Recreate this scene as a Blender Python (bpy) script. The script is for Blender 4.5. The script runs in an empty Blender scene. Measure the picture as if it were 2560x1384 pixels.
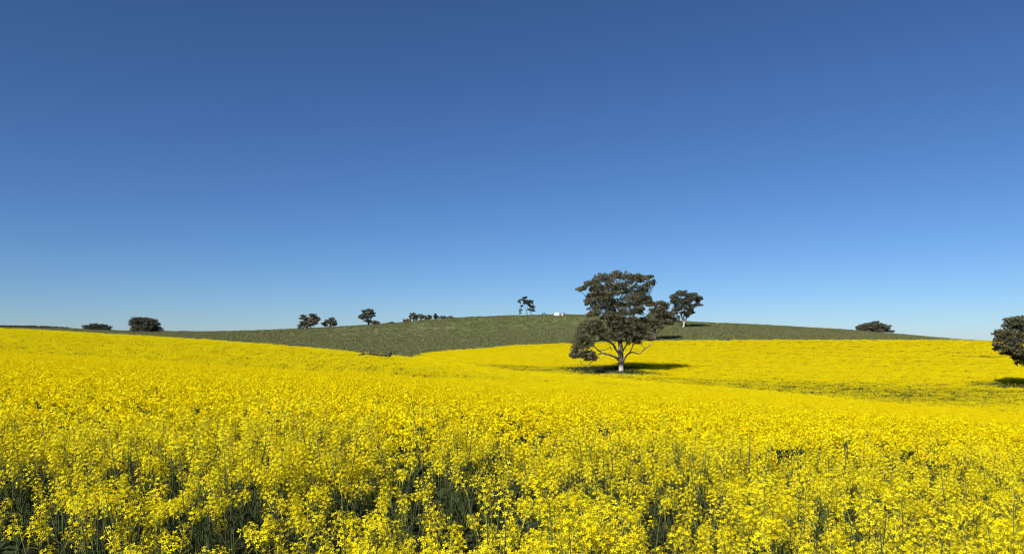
import bpy, math, random
import numpy as np
from mathutils import Vector, Matrix, Euler

random.seed(7)
RNG = np.random.default_rng(11)
scene = bpy.context.scene
COL = scene.collection
R = math.radians

# ------------------------------------------------------------------ camera, sky, sun, exposure
F, CX, HY = 1862.0, 1280.0, 850.0          # focal length in photo pixels, centre column, eye-level row
EYE = 1.9
SUN_EL, SHADOW_AZ = 41.0, 34.0             # degrees; shadows run this far right of the view direction

cam_d = bpy.data.cameras.new("camera")
cam = bpy.data.objects.new("camera", cam_d)
COL.objects.link(cam)
cam.location = (0, 0, EYE)
cam.rotation_euler = (R(90), 0, 0)
cam_d.sensor_width = 36.0
cam_d.lens = 36.0 * F / 2560.0
cam_d.shift_y = (HY - 692.0) / 2560.0
cam_d.clip_start = 0.05
cam_d.clip_end = 12000
scene.camera = cam

world = bpy.data.worlds.new("World")
scene.world = world
world.use_nodes = True
wt = world.node_tree
wt.nodes.clear()
w_out = wt.nodes.new("ShaderNodeOutputWorld")
w_bg = wt.nodes.new("ShaderNodeBackground")
w_sky = wt.nodes.new("ShaderNodeTexSky")
w_sky.sky_type = 'NISHITA'
w_sky.sun_disc = False
w_sky.sun_elevation = R(SUN_EL)
w_sky.sun_rotation = R(180.0 + SHADOW_AZ)
w_sky.altitude = 1600
w_sky.air_density = 1.0
w_sky.dust_density = 0.5
w_sky.ozone_density = 10.0
w_gam = wt.nodes.new("ShaderNodeGamma")          # the deep blue of a clear dry day, over the whole sky
w_gam.inputs[1].default_value = 1.12
w_bg.inputs["Strength"].default_value = 0.05
wt.links.new(w_sky.outputs[0], w_gam.inputs[0])
wt.links.new(w_gam.outputs[0], w_bg.inputs[0])
wt.links.new(w_bg.outputs[0], w_out.inputs[0])

sun_d = bpy.data.lights.new("sun", 'SUN')
sun_d.energy = 5.0
sun_d.angle = R(0.5)
sun_d.color = (1.0, 0.975, 0.92)
sun = bpy.data.objects.new("sun", sun_d)
COL.objects.link(sun)
ce, se = math.cos(R(SUN_EL)), math.sin(R(SUN_EL))
sun.rotation_euler = Vector((math.sin(R(SHADOW_AZ)) * ce, math.cos(R(SHADOW_AZ)) * ce, -se)).to_track_quat('-Z', 'Y').to_euler()
sun.location = (-60, -60, 80)

scene.view_settings.view_transform = 'Standard'
scene.view_settings.look = 'None'
scene.view_settings.exposure = 0.6
scene.view_settings.gamma = 1.0
scene.view_settings.use_curve_mapping = False
scene.cycles.filter_width = 1.1
scene.cycles.max_bounces = 8
scene.cycles.diffuse_bounces = 4
scene.cycles.transmission_bounces = 4
scene.cycles.transparent_max_bounces = 4

# ------------------------------------------------------------------ helpers
def vnoise(x, y, seed=0):
    x = np.asarray(x, float); y = np.asarray(y, float)
    xi = np.floor(x).astype(np.int64); yi = np.floor(y).astype(np.int64)
    xf = x - xi; yf = y - yi
    def h(a, b):
        n = (a * 374761393 + b * 668265263 + seed * 1442695041) & 0x7fffffff
        n = ((n ^ (n >> 13)) * 1274126177) & 0x7fffffff
        n = n ^ (n >> 16)
        return (n & 0xffff) / 65535.0
    u = xf * xf * (3 - 2 * xf); v = yf * yf * (3 - 2 * yf)
    return (h(xi, yi) * (1 - u) + h(xi + 1, yi) * u) * (1 - v) + (h(xi, yi + 1) * (1 - u) + h(xi + 1, yi + 1) * u) * v

def fbm(x, y, seed=0, octv=3):
    s = 0; a = 0.5; t = 0
    for k in range(octv):
        s = s + a * vnoise(x * 2 ** k, y * 2 ** k, seed + k * 17); t += a; a *= 0.5
    return s / t

def tag(o, label=None, cat=None, group=None, kind=None):
    if label: o['label'] = label
    if cat: o['category'] = cat
    if group: o['group'] = group
    if kind: o['kind'] = kind
    return o

def empty(name, loc, rz=0.0):
    o = bpy.data.objects.new(name, None)
    o.location = loc; o.rotation_euler = (0, 0, rz)
    o.empty_display_size = 0.3
    COL.objects.link(o)
    return o

def link(name, mesh, parent=None):
    o = bpy.data.objects.new(name, mesh)
    COL.objects.link(o)
    if parent is not None: o.parent = parent
    return o

class MB:
    """collects faces of one mesh"""
    def __init__(self):
        self.v = []; self.f = []; self.m = []
    def face(self, pts, m=0):
        n = len(self.v)
        self.v.extend([tuple(p) for p in pts]); self.f.append(tuple(range(n, n + len(pts)))); self.m.append(m)
    def add(self, verts, faces, m=0):
        n = len(self.v)
        self.v.extend([tuple(p) for p in verts])
        self.f.extend([tuple(i + n for i in f) for f in faces]); self.m.extend([m] * len(faces))
    def merge(self, o, remap=None):
        n = len(self.v)
        self.v.extend(o.v); self.f.extend([tuple(i + n for i in f) for f in o.f])
        self.m.extend(o.m if remap is None else [remap[k] for k in o.m])
    def tube(self, pts, rad, ns=6, m=0, cap=True):
        pts = [np.array(p, float) for p in pts]
        n0 = len(self.v); ref = None
        for i, p in enumerate(pts):
            t = pts[min(i + 1, len(pts) - 1)] - pts[max(i - 1, 0)]
            t = t / (np.linalg.norm(t) + 1e-9)
            if ref is None:
                ref = np.array((1.0, 0, 0)) if abs(t[0]) < 0.8 else np.array((0, 1.0, 0))
            a = ref - t * np.dot(ref, t); a /= (np.linalg.norm(a) + 1e-9); ref = a
            b = np.cross(t, a)
            for k in range(ns):
                an = 2 * math.pi * k / ns
                self.v.append(tuple(p + (a * math.cos(an) + b * math.sin(an)) * rad[i]))
        for i in range(len(pts) - 1):
            for k in range(ns):
                k2 = (k + 1) % ns
                self.f.append((n0 + i * ns + k, n0 + i * ns + k2, n0 + (i + 1) * ns + k2, n0 + (i + 1) * ns + k)); self.m.append(m)
        if cap:
            self.f.append(tuple(n0 + (len(pts) - 1) * ns + k for k in range(ns))); self.m.append(m)
    def mesh(self, name, mats, smooth=False):
        me = bpy.data.meshes.new(name)
        me.from_pydata(self.v, [], self.f)
        for x in mats: me.materials.append(x)
        if len(mats) > 1: me.polygons.foreach_set("material_index", self.m)
        if smooth: me.polygons.foreach_set("use_smooth", [True] * len(self.f))
        me.update()
        return me

def quads_mesh(name, V, mat_idx, mats):
    """V: (N,4,3) array of quads"""
    N = len(V)
    me = bpy.data.meshes.new(name)
    me.vertices.add(4 * N); me.vertices.foreach_set("co", np.ascontiguousarray(V, np.float32).ravel())
    me.loops.add(4 * N); me.loops.foreach_set("vertex_index", np.arange(4 * N, dtype=np.int32))
    me.polygons.add(N)
    me.polygons.foreach_set("loop_start", np.arange(0, 4 * N, 4, dtype=np.int32))
    try: me.polygons.foreach_set("loop_total", np.full(N, 4, np.int32))
    except Exception: pass
    for x in mats: me.materials.append(x)
    if mat_idx is not None: me.polygons.foreach_set("material_index", np.asarray(mat_idx, np.int32))
    me.update(calc_edges=True); me.validate()
    return me

def rand_unit(n, rng=RNG):
    v = rng.normal(size=(n, 3)); return v / np.linalg.norm(v, axis=1, keepdims=True)

def leaf_quads(C, axis, nrm, L, W):
    """rhombic leaves: centre C, long axis, approximate normal"""
    axis = axis / np.linalg.norm(axis, axis=1, keepdims=True)
    side = np.cross(axis, nrm); side /= (np.linalg.norm(side, axis=1, keepdims=True) + 1e-9)
    L = L[:, None]; W = W[:, None]
    return np.stack([C - axis * L / 2, C + side * W / 2 - axis * L * 0.05, C + axis * L / 2, C - side * W / 2 - axis * L * 0.05], axis=1)

def smooth_line(pts, sub=4):
    P = [np.array(p, float) for p in pts]
    if len(P) < 3:
        return [P[0] + (P[-1] - P[0]) * t for t in np.linspace(0, 1, sub + 1)]
    out = []
    for i in range(len(P) - 1):
        p0 = P[i - 1] if i else 2 * P[0] - P[1]; p1 = P[i]; p2 = P[i + 1]
        p3 = P[i + 2] if i + 2 < len(P) else 2 * P[-1] - P[-2]
        for k in range(sub):
            t = k / sub
            out.append(0.5 * ((2 * p1) + (-p0 + p2) * t + (2 * p0 - 5 * p1 + 4 * p2 - p3) * t * t + (-p0 + 3 * p1 - 3 * p2 + p3) * t ** 3))
    out.append(P[-1])
    return out

# ------------------------------------------------------------------ materials
def new_mat(name):
    m = bpy.data.materials.new(name); m.use_nodes = True
    nt = m.node_tree
    for n in list(nt.nodes): nt.nodes.remove(n)
    out = nt.nodes.new("ShaderNodeOutputMaterial")
    return m, nt, out

def N(nt, typ, **kw):
    n = nt.nodes.new(typ)
    for k, v in kw.items():
        if k in n.inputs.keys(): n.inputs[k].default_value = v
        else: setattr(n, k, v)
    return n

def ramp(nt, fac, stops):
    r = nt.nodes.new("ShaderNodeValToRGB")
    e = r.color_ramp.elements
    while len(e) < len(stops): e.new(0.5)
    for i, (p, c) in enumerate(stops):
        e[i].position = p; e[i].color = (*c, 1)
    nt.links.new(fac, r.inputs[0])
    return r.outputs[0]

def leafy(name, stops, transl=0.35, rough=0.5, spec=0.25, scale=9.0, tcol=None, per_object=True):
    """thin plant tissue: diffuse + gloss on the face, light passing through"""
    m, nt, out = new_mat(name)
    geo = N(nt, "ShaderNodeTexCoord")
    noi = N(nt, "ShaderNodeTexNoise", Scale=scale, Detail=2.0)
    nt.links.new(geo.outputs["Object"], noi.inputs["Vector"])
    fac = noi.outputs["Fac"]
    if per_object:
        oi = N(nt, "ShaderNodeObjectInfo")
        mx = N(nt, "ShaderNodeMath", operation='MULTIPLY_ADD')
        nt.links.new(oi.outputs["Random"], mx.inputs[0]); mx.inputs[1].default_value = 0.3
        sb = N(nt, "ShaderNodeMath", operation='SUBTRACT'); nt.links.new(fac, sb.inputs[0]); sb.inputs[1].default_value = 0.15
        nt.links.new(sb.outputs[0], mx.inputs[2]); fac = mx.outputs[0]
    col = ramp(nt, fac, stops)
    p = N(nt, "ShaderNodeBsdfPrincipled", Roughness=rough)
    p.inputs["Specular IOR Level"].default_value = spec
    nt.links.new(col, p.inputs["Base Color"])
    t = N(nt, "ShaderNodeBsdfTranslucent")
    if tcol: t.inputs[0].default_value = (*tcol, 1)
    else: nt.links.new(col, t.inputs[0])
    mix = N(nt, "ShaderNodeMixShader"); mix.inputs[0].default_value = transl
    nt.links.new(p.outputs[0], mix.inputs[1]); nt.links.new(t.outputs[0], mix.inputs[2])
    nt.links.new(mix.outputs[0], out.inputs[0])
    return m

PETAL = leafy("canola_petal", [(0.25, (0.79, 0.58, 0.003)), (0.5, (0.84, 0.69, 0.004)), (0.75, (0.87, 0.76, 0.009))], 0.38, 0.75, 0.03, 14.0)
BUD = leafy("canola_bud", [(0.3, (0.34, 0.32, 0.015)), (0.7, (0.48, 0.42, 0.02))], 0.15, 0.6, 0.2, 20.0)
STEM = leafy("canola_stem", [(0.3, (0.038, 0.052, 0.017)), (0.7, (0.085, 0.098, 0.038))], 0.08, 0.7, 0.05, 6.0)
CLEAF = leafy("canola_leaf", [(0.3, (0.024, 0.038, 0.011)), (0.7, (0.046, 0.062, 0.019))], 0.25, 0.6, 0.15, 8.0)
GUMLEAF = leafy("gum_leaf", [(0.30, (0.045, 0.050, 0.020)), (0.5, (0.090, 0.086, 0.037)), (0.70, (0.155, 0.128, 0.060))], 0.25, 0.45, 0.4, 1.1, per_object=False)
GUMLEAF_FAR = leafy("gum_leaf_grey", [(0.30, (0.054, 0.056, 0.031)), (0.5, (0.088, 0.081, 0.045)), (0.72, (0.135, 0.112, 0.064))], 0.15, 0.5, 0.35, 0.6, per_object=True)
DARKLEAF = leafy("dark_scrub_leaf", [(0.3, (0.030, 0.035, 0.020)), (0.7, (0.060, 0.056, 0.034))], 0.12, 0.55, 0.3, 0.7)
TUSSOCK = leafy("pasture_blade", [(0.25, (0.11, 0.13, 0.035)), (0.5, (0.16, 0.17, 0.062)), (0.75, (0.23, 0.21, 0.10))], 0.4, 0.6, 0.2, 2.0)

def bark_mat(name, dark, pale, base_h=0.0):
    m, nt, out = new_mat(name)
    tc = N(nt, "ShaderNodeTexCoord")
    mp = N(nt, "ShaderNodeMapping"); mp.inputs["Scale"].default_value = (2.2, 2.2, 0.5)
    nt.links.new(tc.outputs["Object"], mp.inputs["Vector"])
    noi = N(nt, "ShaderNodeTexNoise", Scale=1.6, Detail=5.0, Roughness=0.65)
    nt.links.new(mp.outputs[0], noi.inputs["Vector"])
    fac = noi.outputs["Fac"]
    if base_h > 0:       # smooth pale bark low on the trunk; crown shade above is painted into the colour
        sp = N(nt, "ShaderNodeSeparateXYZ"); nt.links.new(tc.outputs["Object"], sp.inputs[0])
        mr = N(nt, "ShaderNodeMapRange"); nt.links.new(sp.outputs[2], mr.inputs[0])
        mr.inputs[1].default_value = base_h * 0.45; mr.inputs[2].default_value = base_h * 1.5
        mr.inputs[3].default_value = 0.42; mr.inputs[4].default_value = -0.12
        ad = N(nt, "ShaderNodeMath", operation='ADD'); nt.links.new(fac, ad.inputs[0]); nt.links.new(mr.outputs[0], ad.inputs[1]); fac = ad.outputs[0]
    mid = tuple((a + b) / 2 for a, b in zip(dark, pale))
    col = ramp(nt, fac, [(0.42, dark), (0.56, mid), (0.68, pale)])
    p = N(nt, "ShaderNodeBsdfPrincipled", Roughness=0.85)
    nt.links.new(col, p.inputs["Base Color"])
    bp = N(nt, "ShaderNodeBump", Strength=0.5, Distance=0.05); nt.links.new(noi.outputs["Fac"], bp.inputs["Height"])
    nt.links.new(bp.outputs[0], p.inputs["Normal"])
    nt.links.new(p.outputs[0], out.inputs[0])
    return m

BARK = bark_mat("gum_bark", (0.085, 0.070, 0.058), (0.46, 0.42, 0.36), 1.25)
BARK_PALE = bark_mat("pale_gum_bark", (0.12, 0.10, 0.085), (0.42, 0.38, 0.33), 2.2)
BARK_DARK = bark_mat("dark_bark", (0.035, 0.028, 0.022), (0.15, 0.125, 0.10))
DEADWOOD = bark_mat("dead_wood", (0.020, 0.013, 0.010), (0.065, 0.045, 0.034))

def plain(name, c1, c2, scale=3.0, rough=0.7, metal=0.0, bump=0.0):
    m, nt, out = new_mat(name)
    tc = N(nt, "ShaderNodeTexCoord")
    noi = N(nt, "ShaderNodeTexNoise", Scale=scale, Detail=4.0, Roughness=0.6)
    nt.links.new(tc.outputs["Object"], noi.inputs["Vector"])
    col = ramp(nt, noi.outputs["Fac"], [(0.35, c1), (0.65, c2)])
    p = N(nt, "ShaderNodeBsdfPrincipled", Roughness=rough, Metallic=metal)
    nt.links.new(col, p.inputs["Base Color"])
    if bump:
        bp = N(nt, "ShaderNodeBump", Strength=bump, Distance=0.05); nt.links.new(noi.outputs["Fac"], bp.inputs["Height"]); nt.links.new(bp.outputs[0], p.inputs["Normal"])
    nt.links.new(p.outputs[0], out.inputs[0])
    return m

ROCK = plain("pale_rock", (0.24, 0.22, 0.18), (0.40, 0.37, 0.31), 2.5, 0.9, 0, 0.6)
ROCK_DARK = plain("weathered_rock", (0.12, 0.10, 0.085), (0.26, 0.22, 0.18), 2.5, 0.9, 0, 0.6)
WHITE = plain("white_tank_paint", (0.74, 0.74, 0.72), (0.82, 0.82, 0.80), 1.5, 0.45)
STEEL = plain("grey_steel_sheet", (0.22, 0.22, 0.23), (0.30, 0.30, 0.31), 2.0, 0.5, 0.2)
DARKSTEEL = plain("dark_weathered_sheet", (0.06, 0.055, 0.055), (0.11, 0.10, 0.10), 2.0, 0.6, 0.1)

# ------------------------------------------------------------------ the lie of the land
CROP_H = 1.22
# one row per bearing: column in the photo, then stations (forward distance, kind, value); kind 'z' crop-top height,
# 'c' photo row of the crop top, 'p' photo row of bare pasture, 'g' ground height (all heights relative to the eye)
T = {
 -300: [(3.9,'z',-0.624),(15.6,'z',-0.585),(33.8,'z',-0.455),(46.8,'z',-0.715),(75.0,'z',1.000),(132,'c',811),(152,'g',1.9),(200,'g',2.4),(240,'g',3.6),(280,'p',822),(286,'p',822),(310,'p',819),(350,'p',812)],
 0:    [(3.9,'z',-0.650),(15.6,'z',-0.650),(33.8,'z',-0.650),(48.1,'z',-1.014),(75,'c',848),(130,'c',821),(150,'g',.9),(200,'g',1.4),(240,'g',2.8),(280,'p',828),(286,'p',827),(310,'p',825),(350,'p',819)],
 200:  [(3.9,'z',-0.650),(15.6,'z',-0.715),(33.8,'z',-0.832),(48.1,'z',-1.222),(72,'c',861),(124,'c',831),(145,'g',-.3),(195,'g',0.2),(235,'g',1.6),(270,'p',832),(276,'p',831),(305,'p',828),(350,'p',824)],
 330:  [(3.9,'z',-0.650),(15.6,'z',-0.754),(33.8,'z',-0.936),(48.1,'z',-1.365),(70,'c',868),(120,'c',838),(143,'g',-1.0),(190,'g',-.8),(228,'g',.2),(258,'p',839),(264,'p',838),(300,'p',834),(350,'p',829)],
 500:  [(3.9,'z',-0.663),(15.6,'z',-0.819),(33.8,'z',-1.118),(49.4,'z',-1.664),(68,'c',881),(117,'c',848),(141,'g',-1.8),(185,'g',-1.8),(221,'g',-.8),(248,'p',846),(254,'p',845),(295,'p',838),(350,'p',830.5)],
 640:  [(3.9,'z',-0.676),(15.6,'z',-0.884),(33.8,'z',-1.300),(49.4,'z',-1.950),(66,'c',893),(115,'c',858),(140,'g',-2.6),(180,'g',-2.6),(215,'g',-1.5),(240,'p',852),(246,'p',850),(290,'p',840),(350,'p',828)],
 850:  [(3.9,'z',-0.689),(15.6,'z',-0.975),(33.8,'z',-1.534),(49.4,'z',-2.275),(64,'c',905),(108,'c',875),(135,'g',-4.2),(165,'g',-4.3),(198,'p',874),(225,'p',866),(231,'p',864),(285,'p',841),(350,'p',817)],
 1020: [(3.9,'z',-0.702),(15.6,'z',-1.040),(33.8,'z',-1.690),(49.4,'z',-2.535),(62,'c',915),(100,'c',892),(125,'g',-5.6),(150,'g',-5.2),(172,'p',898),(195,'p',885),(201,'p',881),(270,'p',847),(350,'p',806)],
 1140: [(3.9,'z',-0.715),(15.6,'z',-1.131),(33.8,'z',-1.820),(49.4,'z',-2.600),(62,'c',924),(90,'c',908),(115,'g',-6.4),(138,'c',908),(170,'c',890),(205,'c',873),(211,'p',876),(275,'p',840),(350,'p',796)],
 1280: [(3.9,'z',-0.715),(15.6,'z',-1.196),(33.8,'z',-1.950),(49.4,'z',-2.639),(60,'c',936),(80,'c',928),(105,'g',-6.9),(128,'c',920),(160,'c',894),(210,'c',862),(216,'p',865),(280,'p',830),(350,'p',790)],
 1420: [(3.9,'z',-0.728),(15.6,'z',-1.261),(33.8,'z',-2.080),(48.1,'z',-2.730),(56,'c',944),(75,'c',938),(101,'g',-7.0),(128,'c',926),(160,'c',895),(210,'c',857),(216,'p',860),(280,'p',829),(350,'p',787)],
 1550: [(3.9,'z',-0.741),(15.6,'z',-1.326),(33.8,'z',-2.236),(46.8,'z',-2.795),(57,'c',951),(70,'c',948),(98,'g',-7.1),(129,'p',937),(160,'c',895),(210,'c',853),(216,'p',857),(280,'p',827),(350,'p',793)],
 1720: [(3.9,'z',-0.754),(15.6,'z',-1.404),(31.2,'z',-2.236),(42.9,'z',-2.925),(55,'c',971),(68,'c',960),(88,'g',-8.1),(112,'c',955),(155,'c',900),(210,'c',849),(216,'p',852),(290,'p',821),(350,'p',805.5)],
 2000: [(3.9,'z',-0.767),(15.6,'z',-1.521),(28.6,'z',-2.405),(39.0,'z',-3.055),(49.4,'z',-3.705),(58,'c',985),(78,'g',-8.7),(97,'c',988),(150,'c',915),(210,'c',848),(216,'p',851),(280,'p',830),(345,'p',818)],
 2250: [(3.9,'z',-0.793),(15.6,'z',-1.651),(26.0,'z',-2.509),(35.1,'z',-3.250),(42.9,'z',-3.835),(51,'c',1012),(70,'g',-9.0),(88,'c',1015),(140,'c',930),(210,'c',849),(216,'p',852),(275,'p',844),(340,'p',837)],
 2440: [(3.9,'z',-0.806),(15.6,'z',-1.755),(24.7,'z',-2.600),(32.5,'z',-3.315),(39.0,'z',-3.900),(46,'c',1030),(66,'g',-9.1),(82,'c',1033),(135,'c',940),(210,'c',852),(216,'p',855),(272,'p',854),(335,'p',853)],
 2560: [(3.9,'z',-0.819),(15.6,'z',-1.820),(23.4,'z',-2.600),(31.2,'z',-3.315),(37.7,'z',-3.926),(43,'c',1041),(63,'g',-9.2),(78,'c',1044),(132,'c',944),(212,'c',853),(220,'p',857),(270,'p',859),(330,'p',863)],
 2900: [(3.9,'z',-0.845),(15.6,'z',-2.015),(20.8,'z',-2.665),(26.0,'z',-3.185),(32.5,'z',-3.835),(38,'c',1075),(56,'g',-9.4),(68,'c',1090),(125,'c',957),(214,'c',855),(224,'p',860),(270,'p',868),(330,'p',878)],
}

def pchip_d(x, y):
    """monotone tangents, rows independent: x, y (N,K)"""
    h = np.diff(x, axis=1); d = np.diff(y, axis=1) / h
    m = np.zeros_like(y)
    w1 = 2 * h[:, 1:] + h[:, :-1]; w2 = h[:, 1:] + 2 * h[:, :-1]
    ok = d[:, 1:] * d[:, :-1] > 0
    with np.errstate(all='ignore'):
        hm = (w1 + w2) / (w1 / d[:, :-1] + w2 / d[:, 1:])
    m[:, 1:-1] = np.where(ok, hm, 0); m[:, 0] = d[:, 0]; m[:, -1] = d[:, -1]
    return m

def pchip_eval(x, y, q):
    """x,y (N,K), q (N,)"""
    m = pchip_d(x, y)
    k = np.clip((x <= q[:, None]).sum(axis=1) - 1, 0, x.shape[1] - 2)
    r = np.arange(len(q))
    x0 = x[r, k]; x1 = x[r, k + 1]; h = x1 - x0; t = np.clip((q - x0) / h, 0, 1)
    y0 = y[r, k]; y1 = y[r, k + 1]; m0 = m[r, k] * h; m1 = m[r, k + 1] * h
    t2 = t * t; t3 = t2 * t
    return (2 * t3 - 3 * t2 + 1) * y0 + (t3 - 2 * t2 + t) * m0 + (-2 * t3 + 3 * t2) * y1 + (t3 - t2) * m1

_cols = sorted(T)
_Y = []; _Z = []
for c in _cols:
    ys = [0.0]; zs = [-EYE]
    for (Y, k, v) in T[c]:
        if k == 'z': z = v - CROP_H
        elif k == 'c': z = (HY - v) / F * Y - CROP_H
        elif k == 'p': z = (HY - v) / F * Y
        else: z = v
        ys.append(Y); zs.append(z)
    zr = zs[-1]
    ys += [450.0, 800.0, 3500.0]; zs += [zr - 7, zr - 26, zr - 70]
    _Y.append(ys); _Z.append(zs)
_Y = np.array(_Y); _Z = np.array(_Z); _cols = np.array(_cols, float)
PXG = np.arange(-300, 2901, 2.0)
K = _Y.shape[1]
def _across(A):
    out = np.zeros((len(PXG), K))
    X = np.repeat(_cols[None, :], len(PXG), 0)
    for k in range(K):
        out[:, k] = pchip_eval(X, np.repeat(A[None, :, k], len(PXG), 0), PXG)
    ker = np.exp(-0.5 * (np.arange(-30, 31) / 12.0) ** 2); ker /= ker.sum()
    P = np.pad(out, ((30, 30), (0, 0)), mode='edge')
    return np.stack([np.convolve(P[:, k], ker, 'valid') for k in range(K)], 1)
YG = _across(_Y); ZG = _across(_Z)

def px_of(X, Y):
    return np.clip(CX + F * X / np.maximum(Y, 0.3), -300, 2900)

def ground_z(X, Y):
    X = np.atleast_1d(np.asarray(X, float)); Y = np.atleast_1d(np.asarray(Y, float))
    out = np.empty(len(X))
    for s in range(0, len(X), 40000):
        x = X[s:s + 40000]; y = Y[s:s + 40000]
        g = (px_of(x, y) + 300) / 2.0
        i = np.clip(np.floor(g).astype(int), 0, len(PXG) - 2); f = (g - i)[:, None]
        yy = YG[i] * (1 - f) + YG[i + 1] * f; zz = ZG[i] * (1 - f) + ZG[i + 1] * f
        out[s:s + 40000] = pchip_eval(yy, zz, np.clip(y, 0, 3499))
    far = np.clip((Y - 225) / 80, 0, 1)
    return out + EYE + far * (fbm(X / 22, Y / 30, 5, 2) - 0.5) * 0.5

def gz(x, y): return float(ground_z([x], [y])[0])

_yend_c = np.array([-300, 0, 200, 330, 640, 1000, 1022, 1045, 1080, 1140, 1280, 1550, 2000, 2560, 2900], float)
_yend_y = np.array([140, 138, 132, 128, 121, 106, 135, 172, 190, 205, 210, 210, 210, 213, 215], float)
def crop_end(X, Y): return np.interp(px_of(X, Y), _yend_c, _yend_y)

def at(px, py, y0=150.0, y1=349.0):
    """the point of bare ground seen at a column and row, nearest one beyond y0"""
    Y = np.linspace(y0, y1, 400); X = (px - CX) / F * Y
    r = HY - F * (ground_z(X, Y) - EYE) / Y
    k = np.where(r <= py)[0]
    i = k[0] if len(k) else int(np.argmin(r))
    return float(X[i]), float(Y[i]), gz(X[i], Y[i])

# thin or bare places in the crop: centre, half sizes, strength
THIN = [(16.0, 134.5, 7.5, 7.5, 1.25), (17.0, 125.5, 7.0, 6.5, 1.3), (0.0, 131.0, 16, 9, 0.55), (-10.7, 143.5, 3.0, 1.2, 1.3),
        (55.0, 107.0, 46, 16, 0.56), (-17.0, 66.0, 8, .5, .62), (82.0, 121.5, 7, 5, 1.0), (112.0, 176.0, 8, 2.2, 0.6), (33.0, 104.0, 16, 8, 0.30),
        (28.0, 142.0, 9, 5, 0.45), (-19.0, 84.0, 3.0, 0.5, 0.9)]
def thin_at(X, Y):
    s = np.zeros(len(X))
    for (cx, cy, rx, ry, a) in THIN:
        d = ((X - cx) / rx) ** 2 + ((Y - cy) / ry) ** 2
        s = np.maximum(s, a * np.exp(-0.7 * d ** 1.5))
    return s

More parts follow.
